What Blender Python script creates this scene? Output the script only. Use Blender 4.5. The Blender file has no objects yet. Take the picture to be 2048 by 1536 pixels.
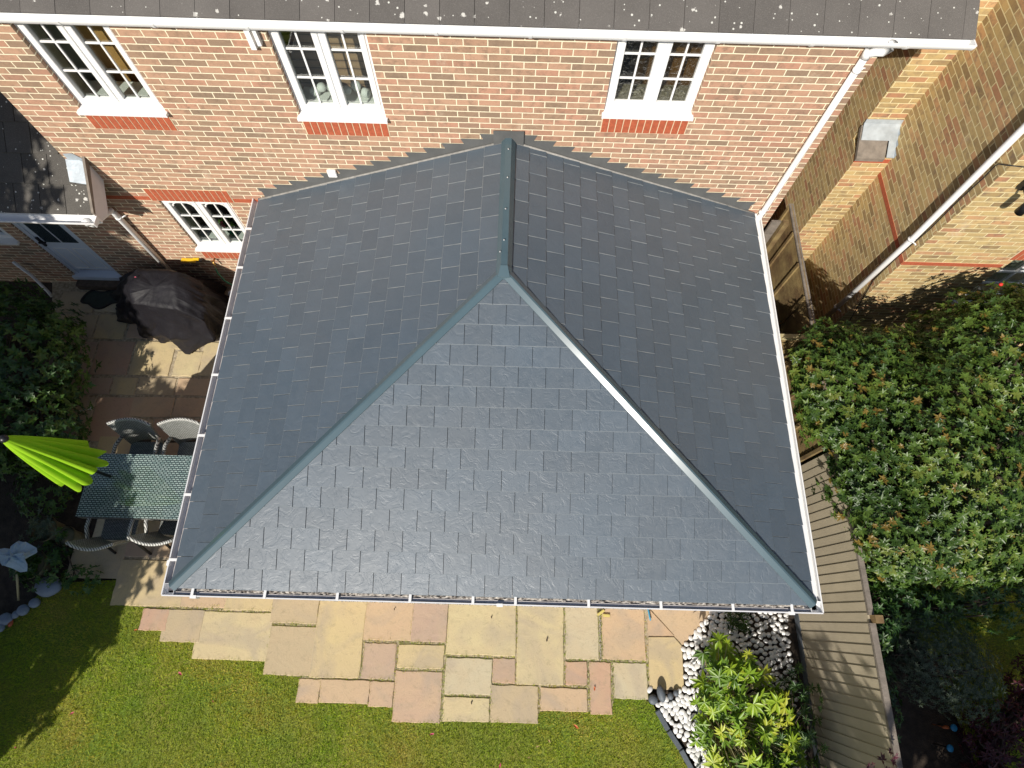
import bpy, bmesh, math, random
import numpy as np
from mathutils import Vector, Matrix, Euler
random.seed(7); RNG = np.random.default_rng(11)
S = bpy.context.scene
COL = S.collection
# ---------------------------------------------------------------- camera, sky, sun, exposure
F = 1175.12
CAM = Vector((0.0754, -4.8572, 8.2952))
ROT = Euler((0.37740, -0.010964, 0.025541), 'XYZ')
cd = bpy.data.cameras.new('camera'); cam = bpy.data.objects.new('camera', cd); COL.objects.link(cam)
cam.location = CAM; cam.rotation_euler = ROT
cd.sensor_width = 36; cd.lens = F/2048*36; cd.clip_start = .05; cd.clip_end = 500
S.camera = cam
SUN_DIR = Vector((0.45, 1.15, -0.99)).normalized()        # the way the light travels
el = math.asin(-SUN_DIR.z); az = math.atan2(-SUN_DIR.x, -SUN_DIR.y)
W = bpy.data.worlds.new('World'); S.world = W; W.use_nodes = True
nt = W.node_tree; bg = nt.nodes['Background']; sky = nt.nodes.new('ShaderNodeTexSky')
sky.sky_type = 'NISHITA'; sky.sun_disc = False; sky.sun_elevation = el; sky.sun_rotation = az
nt.links.new(sky.outputs[0], bg.inputs[0]); bg.inputs[1].default_value = .078
sl = bpy.data.lights.new('sun', 'SUN'); so = bpy.data.objects.new('sun', sl); COL.objects.link(so)
sl.energy = 4.9; sl.angle = math.radians(.5); sl.color = (1, .94, .85)
so.rotation_euler = SUN_DIR.to_track_quat('-Z', 'Y').to_euler(); so.location = (-6, -14, 16)
S.view_settings.view_transform = 'Standard'; S.view_settings.look = 'None'
S.view_settings.exposure = 0.16; S.view_settings.gamma = 1
S.render.engine = 'CYCLES'
S.cycles.max_bounces = 8; S.cycles.transparent_max_bounces = 12
RM = ROT.to_matrix()
def at(u, v, ax, c):
    """point of the photograph (2048 px wide) -> where its ray meets the real plane ax = c"""
    d = RM @ Vector(((u-1024)/F, -(v-768)/F, -1.)); i = 'xyz'.index(ax)
    return CAM + d*((c-CAM[i])/d[i])
# ---------------------------------------------------------------- materials
MATS = {}
class N:
    def __init__(s, name):
        s.m = bpy.data.materials.new(name); s.m.use_nodes = True; s.t = s.m.node_tree
        s.b = s.t.nodes['Principled BSDF']; s.out = s.t.nodes['Material Output']; MATS[name] = s.m
    def n(s, typ, **kw):
        x = s.t.nodes.new(typ)
        for k, v in kw.items():
            if k.startswith('_'): setattr(x, k[1:], v)
        return x
    def l(s, a, b): s.t.links.new(a, b)
    def obj(s): return s.n('ShaderNodeTexCoord').outputs['Object']
    def uv(s): return s.n('ShaderNodeTexCoord').outputs['UV']
    def noise(s, scale, detail=4, rough=.55, vec=None, dist=0):
        x = s.n('ShaderNodeTexNoise'); x.inputs['Scale'].default_value = scale
        x.inputs['Detail'].default_value = detail; x.inputs['Roughness'].default_value = rough
        x.inputs['Distortion'].default_value = dist
        s.l(vec if vec is not None else s.obj(), x.inputs['Vector']); return x.outputs['Fac']
    def ramp(s, fac, stops, mode='LINEAR'):
        r = s.n('ShaderNodeValToRGB'); r.color_ramp.interpolation = mode
        e = r.color_ramp.elements
        while len(e) < len(stops): e.new(.5)
        for x, (p, c) in zip(e, stops):
            x.position = p; x.color = (*c, 1) if not isinstance(c, (int, float)) else (c, c, c, 1)
        s.l(fac, r.inputs[0]); return r.outputs[0]
    def mix(s, fac, a, b, mode='MIX'):
        x = s.n('ShaderNodeMix'); x.data_type = 'RGBA'; x.blend_type = mode
        for val, sock in ((fac, x.inputs[0]), (a, x.inputs[6]), (b, x.inputs[7])):
            if isinstance(val, (int, float)): sock.default_value = val if sock.type == 'VALUE' else (val, val, val, 1)
            elif isinstance(val, tuple): sock.default_value = (*val, 1)
            else: s.l(val, sock)
        return x.outputs[2]
    def math(s, op, a, b=0):
        x = s.n('ShaderNodeMath'); x.operation = op
        for val, sock in ((a, x.inputs[0]), (b, x.inputs[1])):
            if isinstance(val, (int, float)): sock.default_value = val
            else: s.l(val, sock)
        return x.outputs[0]
    def attr(s, name='rnd'):
        x = s.n('ShaderNodeAttribute'); x.attribute_name = name; return x.outputs['Fac']
    def bump(s, h, strength, dist=.01):
        x = s.n('ShaderNodeBump'); x.inputs['Strength'].default_value = strength
        x.inputs['Distance'].default_value = dist; s.l(h, x.inputs['Height']); s.l(x.outputs[0], s.b.inputs['Normal'])
    def base(s, c):
        if isinstance(c, tuple): s.b.inputs['Base Color'].default_value = (*c, 1)
        else: s.l(c, s.b.inputs['Base Color'])
    def rough(s, r):
        if isinstance(r, (int, float)): s.b.inputs['Roughness'].default_value = r
        else: s.l(r, s.b.inputs['Roughness'])
def sc(c, k): return tuple(min(1, x*k) for x in c)
def pm(name, col, rough=.6, var=.15, scale=6, bump=0, bscale=60, metal=0, coat=0, rnd=0, spec=.5, col2=None):
    k = N(name); f = k.noise(scale, 5)
    f = k.ramp(f, [(.3, 0.), (.7, 1.)])
    c = k.mix(f, sc(col, 1-var), col2 if col2 else sc(col, 1+var))
    if rnd:
        a = k.attr(); c = k.mix(1.0, c, k.ramp(a, [(0, 1-rnd), (1, 1.)]), 'MULTIPLY')
    k.base(c); k.rough(rough); k.b.inputs['Metallic'].default_value = metal
    k.b.inputs['Coat Weight'].default_value = coat; k.b.inputs['Specular IOR Level'].default_value = spec
    if bump: k.bump(k.noise(bscale, 4), bump)
    return k.m
def brick_mat(name, ramp, mortar, w=.225, h=.075, off=.5, dirt=.25, shift=0.):
    k = N(name); mp = k.n('ShaderNodeMapping'); mp.inputs['Location'].default_value = (shift, 0, 0); k.l(k.uv(), mp.inputs[0])
    dist = k.n('ShaderNodeTexNoise'); dist.inputs['Scale'].default_value = 18; k.l(mp.outputs[0], dist.inputs['Vector'])
    ad = k.n('ShaderNodeVectorMath'); ad.operation = 'MULTIPLY_ADD'
    k.l(dist.outputs['Color'], ad.inputs[0]); ad.inputs[1].default_value = (.006, .005, 0); k.l(mp.outputs[0], ad.inputs[2])
    b = k.n('ShaderNodeTexBrick'); b.offset = off; b.inputs['Scale'].default_value = 1
    b.inputs['Brick Width'].default_value = w; b.inputs['Row Height'].default_value = h
    b.inputs['Mortar Size'].default_value = .0066; b.inputs['Mortar Smooth'].default_value = .25
    b.inputs['Color1'].default_value = (0, 0, 0, 1); b.inputs['Color2'].default_value = (1, 1, 1, 1); b.inputs['Mortar'].default_value = (.5, .5, .5, 1)
    k.l(ad.outputs[0], b.inputs['Vector'])
    col = k.ramp(b.outputs['Color'], ramp)
    # darker burnt patches and pits inside the single bricks
    n1 = k.noise(11, 4, .7, mp.outputs[0]); n2 = k.noise(55, 4, .7, mp.outputs[0])
    sel = k.math('MULTIPLY', k.ramp(n1, [(.46, 0.), (.66, 1.)]), k.ramp(k.noise(3.1, 2, .5, mp.outputs[0]), [(.35, .25), (.6, 1.)]))
    col = k.mix(k.math('MULTIPLY', sel, .72), col, (.15, .108, .08))
    col = k.mix(k.ramp(n2, [(.60, 0.), (.74, .7)]), col, (.13, .085, .06))
    col = k.mix(k.math('MULTIPLY', k.noise(24, 3, .6, mp.outputs[0]), dirt), col, (.62, .42, .27))
    eff = k.math('MULTIPLY', k.ramp(k.noise(2.3, 5, .65, mp.outputs[0], .5), [(.60, 0.), (.72, 1.)]), k.ramp(k.noise(40, 4, .7, mp.outputs[0]), [(.4, 0.), (.7, .7)]))
    col = k.mix(eff, col, (.66, .55, .42))
    mc = k.mix(k.noise(30, 4, .6, mp.outputs[0]), sc(mortar, .82), sc(mortar, 1.12))
    k.base(k.mix(b.outputs['Fac'], col, mc)); k.rough(.88)
    k.b.inputs['Specular IOR Level'].default_value = .2
    hgt = k.math('ADD', k.math('MULTIPLY', b.outputs['Fac'], -1.), k.math('MULTIPLY', n2, .35))
    k.bump(hgt, .8, .006)
    return k.m
M = {}
def build_materials():
    M['brick'] = brick_mat('multi_red_brickwork', [(0, (.22, .16, .115)), (.2, (.31, .205, .14)), (.4, (.40, .24, .16)), (.6, (.465, .28, .19)), (.8, (.46, .24, .165)), (.92, (.37, .195, .135)), (1, (.25, .17, .125))], (.84, .745, .54), dirt=.25)
    M['ybrick'] = brick_mat('yellow_stock_brickwork', [(0, (.27, .19, .085)), (.3, (.45, .33, .145)), (.55, (.52, .39, .17)), (.78, (.55, .335, .16)), (1, (.40, .19, .10))], (.74, .64, .37), dirt=.2, shift=.06)
    M['redbrick'] = pm('red_special_brick', (.40, .095, .042), .8, .18, 30, .3, 120)
    M['mortar'] = pm('pale_mortar', (.66, .56, .38), .9, .12, 20, .4, 90)
    M['pvc'] = pm('white_upvc', (.82, .82, .81), .35, .02, 3)
    M['pvcgrey'] = pm('weathered_white_upvc', (.72, .72, .73), .42, .05, 5)
    M['gutin'] = pm('dirty_gutter_lining', (.50, .47, .46), .6, .18, 25, .1, 60)
    M['soffit'] = pm('painted_soffit_board', (.70, .69, .70), .5, .04, 8)
    # large concrete roof tile with lichen spots
    for nm, c, spots in (('concrete_roof_tile', (.112, .103, .095), .9), ('darker_roof_tile', (.085, .079, .07), .9)):  # same tile twice, the second with a darker base colour
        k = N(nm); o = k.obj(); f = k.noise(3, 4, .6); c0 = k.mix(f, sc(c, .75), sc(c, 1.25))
        c0 = k.mix(1., c0, k.ramp(k.attr(), [(0, .85), (1, 1.12)]), 'MULTIPLY')
        c0 = k.mix(k.ramp(k.noise(220, 2, .6), [(.55, 0.), (.75, .55)]), c0, (.33, .31, .28))
        v = k.n('ShaderNodeTexVoronoi'); v.inputs['Scale'].default_value = 9.5
        ds = k.noise(30, 4, .7); add = k.math('ADD', v.outputs['Distance'], k.math('MULTIPLY', k.math('SUBTRACT', k.noise(38, 5, .8), .2), .75)); k.l(o, v.inputs['Vector'])
        wn = k.n('ShaderNodeSeparateColor'); k.l(v.outputs['Color'], wn.inputs[0])
        thr = k.math('MULTIPLY', k.math('MULTIPLY', k.ramp(wn.outputs[0], [(.35, 0.), (.9, 1.)]), k.ramp(k.noise(1.4, 3), [(.35, .5), (.65, 1.25)])), .28)
        spot = k.math('MULTIPLY', k.math('GREATER_THAN', k.math('ADD', thr, .14), add), spots)
        v2 = k.n('ShaderNodeTexVoronoi'); v2.inputs['Scale'].default_value = 26; k.l(o, v2.inputs['Vector'])
        s2 = k.n('ShaderNodeSeparateColor'); k.l(v2.outputs['Color'], s2.inputs[0])
        spot2 = k.math('MULTIPLY', k.math('GREATER_THAN', k.math('MULTIPLY', k.ramp(s2.outputs[1], [(.6, 0.), (1, 1.)]), .34), k.math('ADD', v2.outputs['Distance'], k.math('MULTIPLY', ds, .15))), .85)
        c0 = k.mix(spot, c0, k.mix(k.noise(60, 3), (.42, .40, .36), (.74, .73, .68)))
        c0 = k.mix(spot2, c0, (.66, .66, .6)); k.base(c0); k.rough(.92); k.b.inputs['Specular IOR Level'].default_value = .25
        k.bump(k.noise(90, 5, .7), .5, .006); M[nm] = k.m
    # riven synthetic slate
    k = N('riven_slate_tile'); o = k.obj(); a = k.attr()
    off = k.n('ShaderNodeCombineXYZ'); k.l(k.math('MULTIPLY', a, 37.), off.inputs[0]); k.l(k.math('MULTIPLY', a, 91.), off.inputs[1])
    vm = k.n('ShaderNodeVectorMath'); vm.operation = 'ADD'; k.l(o, vm.inputs[0]); k.l(off.outputs[0], vm.inputs[1]); pv = vm.outputs[0]
    f = k.noise(5, 5, .6, pv, .6)
    c0 = k.mix(f, (.062, .088, .114), (.092, .120, .150))
    c0 = k.mix(1., c0, k.ramp(a, [(0, .90), (1, 1.09)]), 'MULTIPLY')
    c0 = k.mix(k.math('MULTIPLY', k.ramp(k.noise(1.3, 3, .5, o), [(.35, 0.), (.75, 1.)]), .45), c0, (.092, .108, .124))
    c0 = k.mix(k.ramp(k.noise(170, 2, .7, o), [(.70, 0.), (.78, .6)]), c0, (.35, .35, .34))
    c0 = k.mix(k.math('MULTIPLY', k.math('GREATER_THAN', a, 1.5), k.math('MULTIPLY', k.math('SUBTRACT', a, 1.35), k.ramp(k.noise(9, 4, .7, o), [(.35, .5), (.65, 1.6)]))), c0, (.27, .28, .28))  # lip and side faces get a paler grey, standing in for sunlit edges
    k.base(c0); k.rough(k.ramp(k.noise(14, 4, .6, pv), [(.3, .42), (.7, .55)])); k.b.inputs['Specular IOR Level'].default_value = .85
    wv = k.noise(7, 6, .62, pv, 1.6)
    h = k.math('ADD', k.math('MULTIPLY', k.ramp(wv, [(.40, 0.), (.46, .6), (.56, .7), (.60, 1.)]), 1.), k.math('MULTIPLY', k.noise(45, 4, .6, pv), .35))
    k.bump(h, .32, .004); M['slate'] = k.m
    M['cap'] = pm('blue_grey_ridge_cap', (.075, .118, .14), .22, .06, 3, 0, 40)
    M['flash'] = pm('dark_grey_flashing', (.105, .107, .105), .55, .14, 6, .15, 30)
    M['lead'] = pm('pale_lead_sheet', (.42, .47, .51), .42, .18, 9, .35, 14, metal=.25)
    M['mastic'] = pm('grey_cement_strip', (.27, .26, .24), .8, .2, 20, .4, 60)
    M['black'] = pm('black_plastic', (.012, .012, .014), .4, .1)
    M['steel'] = pm('bolt_steel', (.75, .75, .76), .3, .05, metal=.6)
    # glass that the daylight passes through
    def glass(name, tint, bump=0):
        k = N(name); tr = k.n('ShaderNodeBsdfTransparent'); tr.inputs[0].default_value = (*tint, 1)
        gl = k.n('ShaderNodeBsdfGlossy'); gl.inputs['Roughness'].default_value = .02
        fr = k.n('ShaderNodeLayerWeight'); fr.inputs[0].default_value = .5
        mx = k.n('ShaderNodeMixShader'); k.l(k.math('ADD', k.math('MULTIPLY', k.math('POWER', fr.outputs['Facing'], 5.), .9), .07), mx.inputs[0]); k.l(tr.outputs[0], mx.inputs[1]); k.l(gl.outputs[0], mx.inputs[2])
        if bump:
            bp = k.n('ShaderNodeBump'); bp.inputs['Strength'].default_value = bump; bp.inputs['Distance'].default_value = .02
            k.l(k.noise(22, 2, .5, None, 1.2), bp.inputs['Height']); k.l(bp.outputs[0], gl.inputs['Normal']); k.l(bp.outputs[0], fr.inputs['Normal'])
        k.l(mx.outputs[0], k.out.inputs['Surface']); return k.m
    M['glass'] = glass('window_glass', (.86, .90, .88)); M['obscure'] = glass('obscure_window_glass', (.62, .62, .56), 1.)
    M['dkglass'] = glass('door_glass', (.5, .54, .55))
    # paving
    k = N('sandstone_paving'); o = k.obj(); a = k.attr()
    c0 = k.ramp(a, [(0, (.46, .37, .24)), (.17, (.58, .455, .235)), (.34, (.60, .51, .29)), (.5, (.53, .47, .33)), (.64, (.56, .38, .235)), (.8, (.53, .36, .25)), (.92, (.46, .33, .25)), (1, (.54, .31, .20))])
    vm = k.n('ShaderNodeVectorMath'); vm.operation = 'ADD'; cx = k.n('ShaderNodeCombineXYZ'); k.l(k.math('MULTIPLY', a, 53.), cx.inputs[0]); k.l(o, vm.inputs[0]); k.l(cx.outputs[0], vm.inputs[1]); pv = vm.outputs[0]
    c0 = k.mix(k.math('MULTIPLY', k.ramp(k.noise(2.2, 5, .6, pv, .8), [(.3, 0.), (.7, 1.)]), .55), c0, (.54, .41, .25))
    c0 = k.mix(k.math('MULTIPLY', k.ramp(k.noise(1.4, 4, .5, pv, 1.5), [(.48, 0.), (.68, 1.)]), .5), c0, (.36, .30, .24))
    c0 = k.mix(k.ramp(k.noise(60, 3, .7, o), [(.66, 0.), (.74, .6)]), c0, (.2, .16, .1))
    c0 = k.mix(k.ramp(k.noise(14, 5, .75, pv, 2.), [(.60, 0.), (.63, .55), (.66, 0.)]), c0, (.22, .17, .12))
    c0 = k.mix(k.math('MULTIPLY', k.ramp(k.noise(9, 4, .7, o), [(.55, 0.), (.75, 1.)]), .35), c0, (.25, .22, .14))
    k.base(c0); k.rough(.85); k.bump(k.math('ADD', k.noise(5, 6, .65, pv, 1.), k.math('MULTIPLY', k.noise(70, 3), .2)), .5, .012); M['paving'] = k.m
    M['joint'] = pm('sandy_paving_joint', (.44, .35, .22), .95, .45, 25, .5, 120, col2=(.55, .46, .32))
    k = N('short_lawn'); f = k.noise(1.6, 4, .6); g = k.noise(60, 4, .75)
    c0 = k.mix(k.ramp(f, [(.35, 0.), (.65, 1.)]), (.18, .27, .025), (.33, .31, .05))
    c0 = k.mix(k.ramp(g, [(.35, 0.), (.7, .6)]), c0, (.05, .08, .018)); k.base(c0); k.rough(.95); k.bump(g, .8, .02); M['lawn'] = k.m
    k = N('grass_blade'); a = k.attr(); f = k.noise(1.3, 4, .6)
    c0 = k.ramp(a, [(0, (.20, .34, .02)), (.35, (.34, .50, .03)), (.6, (.50, .58, .05)), (.82, (.66, .58, .09)), (1, (.68, .50, .16))])
    c0 = k.mix(k.math('MULTIPLY', k.ramp(f, [(.4, 0.), (.65, 1.)]), .45), c0, (.42, .36, .08)); k.base(c0); k.rough(.6)
    k.b.inputs['Specular IOR Level'].default_value = .2; tl = k.n('ShaderNodeBsdfTranslucent'); k.l(c0, tl.inputs[0]); mx = k.n('ShaderNodeMixShader'); mx.inputs[0].default_value = .35
    k.l(k.b.outputs[0], mx.inputs[1]); k.l(tl.outputs[0], mx.inputs[2]); k.l(mx.outputs[0], k.out.inputs['Surface']); M['blade'] = k.m
    M['soil'] = pm('dark_soil', (.045, .032, .022), .95, .45, 12, .8, 50)
    def leaf(name, stops, rough=.38, spec=.5, sss=0):
        k = N(name); c = k.ramp(k.attr(), stops); k.base(c); k.rough(rough); k.b.inputs['Specular IOR Level'].default_value = spec
        k.b.inputs['Transmission Weight'].default_value = 0
        tl = k.n('ShaderNodeBsdfTranslucent'); k.l(k.mix(1., c, (1.25, 1.45, .55), 'MULTIPLY'), tl.inputs[0])
        mx = k.n('ShaderNodeMixShader'); mx.inputs[0].default_value = .22; k.l(k.b.outputs[0], mx.inputs[1]); k.l(tl.outputs[0], mx.inputs[2])
        k.l(mx.outputs[0], k.out.inputs['Surface']); return k.m
    M['shrubleaf'] = leaf('glossy_evergreen_leaf', [(0, (.03, .065, .012)), (.5, (.065, .12, .02)), (.86, (.12, .19, .03)), (.93, (.15, .19, .035)), (.96, (.20, .15, .03)), (1, (.22, .12, .03))], .4, .45)
    M['darkleaf'] = leaf('dark_green_leaf', [(0, (.025, .065, .015)), (.6, (.055, .125, .022)), (1, (.10, .18, .028))], .42)
    M['limeleaf'] = leaf('lime_green_palmate_leaf', [(0, (.08, .16, .012)), (.4, (.18, .30, .02)), (.8, (.32, .44, .03)), (1, (.46, .44, .05))], .4, .45)
    M['fineleaf'] = leaf('grey_green_fine_leaf', [(0, (.05, .08, .05)), (1, (.14, .18, .12))], .5)
    M['redleaf'] = leaf('dark_red_leaf', [(0, (.05, .012, .02)), (1, (.14, .03, .045))], .4)
    M['whiteleaf'] = leaf('silver_white_leaf', [(0, (.42, .44, .50)), (1, (.60, .62, .68))], .6)
    M['bark'] = pm('brown_bark', (.09, .065, .045), .9, .3, 20, .6, 60)
    M['pebble'] = pm('white_marble_cobble', (.80, .79, .77), .45, .05, 6)
    M['slatestone'] = pm('dark_slate_stone', (.10, .115, .135), .6, .15, 8, .3, 40)
    M['bluestone'] = pm('blue_grey_edging_stone', (.22, .26, .33), .7, .15, 8, .3, 30)
    M['oldwood'] = pm('weathered_brown_fence_wood', (.23, .135, .06), .8, .35, 6, .4, 50, rnd=.3, col2=(.33, .24, .10))
    M['greywood'] = pm('grey_silvered_timber', (.20, .17, .14), .85, .25, 12, .5, 60)
    M['beige'] = pm('beige_painted_fence_board', (.43, .37, .265), .75, .06, 5, .15, 60, rnd=.12)
    k = N('grey_wicker_weave'); ch = k.n('ShaderNodeTexBrick'); ch.inputs['Scale'].default_value = 1; ch.inputs['Brick Width'].default_value = .034; ch.inputs['Row Height'].default_value = .017
    ch.inputs['Mortar Size'].default_value = .0032; ch.inputs['Color1'].default_value = (.30, .31, .29, 1); ch.inputs['Color2'].default_value = (.42, .43, .41, 1); ch.inputs['Mortar'].default_value = (.03, .032, .03, 1)
    k.l(k.uv(), ch.inputs['Vector']); k.base(ch.outputs['Color']); k.rough(.5); k.bump(k.math('MULTIPLY', ch.outputs['Fac'], -1.), 1., .006); M['wicker'] = k.m
    k = N('glass_topped_wicker'); ch = k.n('ShaderNodeTexBrick'); ch.inputs['Scale'].default_value = 1; ch.inputs['Brick Width'].default_value = .05; ch.inputs['Row Height'].default_value = .026
    ch.inputs['Mortar Size'].default_value = .006; ch.inputs['Color1'].default_value = (.24, .34, .32, 1); ch.inputs['Color2'].default_value = (.38, .48, .45, 1); ch.inputs['Mortar'].default_value = (.015, .03, .028, 1)
    k.l(k.uv(), ch.inputs['Vector']); k.base(ch.outputs['Color']); k.rough(.5); k.b.inputs['Coat Weight'].default_value = 1; k.b.inputs['Coat Roughness'].default_value = .03; k.b.inputs['Coat IOR'].default_value = 1.7; M['tabletop'] = k.m
    k = N('lime_parasol_cloth'); k.base((.36, .66, .012)); k.rough(.8)
    tl = k.n('ShaderNodeBsdfTranslucent'); tl.inputs[0].default_value = (.42, .74, .01, 1); mx = k.n('ShaderNodeMixShader'); mx.inputs[0].default_value = .3
    k.l(k.b.outputs[0], mx.inputs[1]); k.l(tl.outputs[0], mx.inputs[2]); k.l(mx.outputs[0], k.out.inputs['Surface']); M['parasol'] = k.m
    M['cover'] = pm('black_nylon_cover', (.010, .009, .012), .58, .2, 5, .7, 14, spec=.3)
    M['dwood'] = pm('warm_wood_floor', (.50, .27, .09), .5, .15, 4)
    k = N('slatted_wood'); wv = k.n('ShaderNodeTexWave'); wv.inputs['Scale'].default_value = 3.2; wv.bands_direction = 'Z'; wv.inputs['Distortion'].default_value = .6; k.l(k.obj(), wv.inputs['Vector']); k.base(k.ramp(wv.outputs['Fac'], [(.0, (.10, .06, .035)), (.12, (.36, .22, .13)), (1, (.42, .27, .16))])); k.rough(.5); M['dwood2'] = k.m
    M['inwhite'] = pm('interior_white_paint', (.75, .74, .71), .6, .03)
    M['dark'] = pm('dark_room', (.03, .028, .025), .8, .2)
    M['moss'] = pm('gutter_moss_and_grit', (.07, .042, .028), .95, .4, 34, .8, 60, col2=(.62, .58, .52))
    M['doorblue'] = pm('pale_grey_door', (.62, .68, .76), .45, .03)
    M['yellow'] = pm('yellow_plastic', (.75, .48, .02), .45, .05)
    M['green'] = pm('green_hose_rubber', (.01, .16, .07), .4, .1)
    M['brass'] = pm('brass', (.45, .27, .08), .35, .1, metal=.8)
    M['pink'] = pm('pink_petal', (.55, .10, .16), .6, .3, 30); M['orange'] = pm('orange_leaf', (.50, .12, .03), .6, .2)
    M['tan'] = pm('dry_leaf', (.48, .36, .16), .7, .2); M['bluegrey'] = pm('pale_blue_fabric', (.36, .47, .58), .8, .15, 10, .4, 20)
    M['terracotta'] = pm('mossy_clay_pot', (.16, .15, .09), .85, .3, 12, .3, 40); M['cane'] = pm('bamboo_cane', (.42, .36, .2), .6, .15)
    M['blue'] = pm('blue_solar_glass', (.03, .24, .42), .25, .1); M['sponge'] = pm('yellow_foam_scrap', (.62, .52, .16), .9, .1)
    M['bluerope'] = pm('blue_plastic_strip', (.05, .27, .42), .5, .1); M['rednose'] = pm('red_flower', (.65, .03, .02), .6, .1); M['mat'] = pm('dark_green_doormat', (.035, .045, .035), .95, .2, 20, .4, 80)
    M['grout'] = pm('small_mixed_gravel', (.40, .32, .22), .9, .5, 60, .4, 60, col2=(.62, .58, .5)); M['plum'] = pm('plum_plastic', (.35, .08, .16), .5, .1); M['pine'] = pm('pale_curtain_cloth', (.42, .42, .34), .9, .1)
build_materials()
# ---------------------------------------------------------------- object helpers
def tag(o, label=None, cat=None, group=None, kind=None):
    if label: o['label'] = label
    if cat: o['category'] = cat
    if group: o['group'] = group
    if kind: o['kind'] = kind
    return o
def thing(name, loc, label, cat, group=None, rz=0):
    o = bpy.data.objects.new(name, None); COL.objects.link(o); o.location = loc; o.rotation_euler = (0, 0, rz); o.empty_display_size = .1
    return tag(o, label, cat, group)
def link(name, me, m, parent=None, local=False):
    o = bpy.data.objects.new(name, me); COL.objects.link(o)
    if m is not None: me.materials.append(M[m] if isinstance(m, str) else m)
    if parent is not None:
        o.parent = parent
        if parent.type == 'EMPTY' and not local: o.matrix_parent_inverse = Matrix.Translation(-Vector(parent.location))
    return o
def set_uv(me):
    uv = me.uv_layers.new(name='UVMap'); nl = len(me.loops); co = np.empty(len(me.vertices)*3); me.vertices.foreach_get('co', co); co = co.reshape(-1, 3)
    vi = np.empty(nl, dtype=np.int32); me.loops.foreach_get('vertex_index', vi); out = np.empty((nl, 2))
    for p in me.polygons:
        n = p.normal; idx = slice(p.loop_start, p.loop_start+p.loop_total); c = co[vi[idx]]
        if abs(n.z) > .6: out[idx] = c[:, :2]
        elif abs(n.x) > abs(n.y): out[idx, 0] = c[:, 1]; out[idx, 1] = c[:, 2]
        else: out[idx, 0] = c[:, 0]; out[idx, 1] = c[:, 2]
    uv.data.foreach_set('uv', out.ravel())
class MB:
    """collects shapes; build() links them as one mesh object"""
    def __init__(s): s.v = []; s.f = []; s.r = []; s.sm = []
    def add(s, vs, fs, r=None, smooth=False):
        b = len(s.v); s.v += [tuple(x) for x in vs]; r = random.random() if r is None else r
        for f in fs: s.f.append([b+i for i in f]); s.r.append(r); s.sm.append(smooth)
        return s
    def box(s, x0, x1, y0, y1, z0, z1, r=None):
        x0, x1 = sorted((x0, x1)); y0, y1 = sorted((y0, y1)); z0, z1 = sorted((z0, z1))
        return s.add([(x, y, z) for z in (z0, z1) for y in (y0, y1) for x in (x0, x1)], [(0, 2, 3, 1), (4, 5, 7, 6), (0, 1, 5, 4), (2, 6, 7, 3), (0, 4, 6, 2), (1, 3, 7, 5)], r)
    def prism(s, pts, d, r=None):
        n = len(pts); P = [Vector(p) for p in pts]; d = Vector(d)
        return s.add(P+[p+d for p in P], [list(range(n))[::-1], list(range(n, 2*n))]+[(i, (i+1) % n, n+(i+1) % n, n+i) for i in range(n)], r)
    def tube(s, pts, rad, n=10, r=None, cap=True, flat=1.):
        P = [Vector(p) for p in pts]; rr = rad if isinstance(rad, (list, tuple)) else [rad]*len(P); vs = []; fs = []
        up = Vector((0, 0, 1))
        for i, p in enumerate(P):
            t = (P[min(i+1, len(P)-1)]-P[max(i-1, 0)]).normalized(); a = t.cross(up)
            if a.length < .05: a = t.cross(Vector((1, 0, 0)))
            a.normalize(); b = a.cross(t)
            vs += [p+(a*math.cos(6.2832*k/n)+b*math.sin(6.2832*k/n)*flat)*rr[i] for k in range(n)]
        for i in range(len(P)-1): fs += [(i*n+k, i*n+(k+1) % n, (i+1)*n+(k+1) % n, (i+1)*n+k) for k in range(n)]
        if cap: fs += [tuple(range(n))[::-1], tuple(range((len(P)-1)*n, len(P)*n))]
        return s.add(vs, fs, r, True)
    def ico(s, c, rad, sub=2, jit=0., r=None):
        bm = bmesh.new(); bmesh.ops.create_icosphere(bm, subdivisions=sub, radius=1)
        c = Vector(c); rad = Vector(rad) if not isinstance(rad, (int, float)) else Vector((rad,)*3)
        vs = [c+Vector([v.co[i]*rad[i]*(1+random.uniform(-jit, jit)) for i in range(3)]) for v in bm.verts]
        fs = [[v.index for v in f.verts] for f in bm.faces]; bm.free(); return s.add(vs, fs, r, True)
    def build(s, name, m, parent=None, uv=False, bevel=0, local=False):
        me = bpy.data.meshes.new(name); me.from_pydata(s.v, [], s.f); me.update()
        a = me.attributes.new('rnd', 'FLOAT', 'FACE'); a.data.foreach_set('value', s.r)
        me.polygons.foreach_set('use_smooth', s.sm)
        bm = bmesh.new(); bm.from_mesh(me); bmesh.ops.recalc_face_normals(bm, faces=bm.faces)
        if bevel: bmesh.ops.bevel(bm, geom=[e for e in bm.edges if e.is_manifold and e.calc_face_angle(0) > .6], offset=bevel, segments=2, affect='EDGES')
        bm.to_mesh(me); bm.free()
        if uv: set_uv(me)
        return link(name, me, m, parent, local)
def box_part(name, m, parent, *b, uv=False, bevel=0): return MB().box(*b).build(name, m, parent, uv, bevel)
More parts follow.
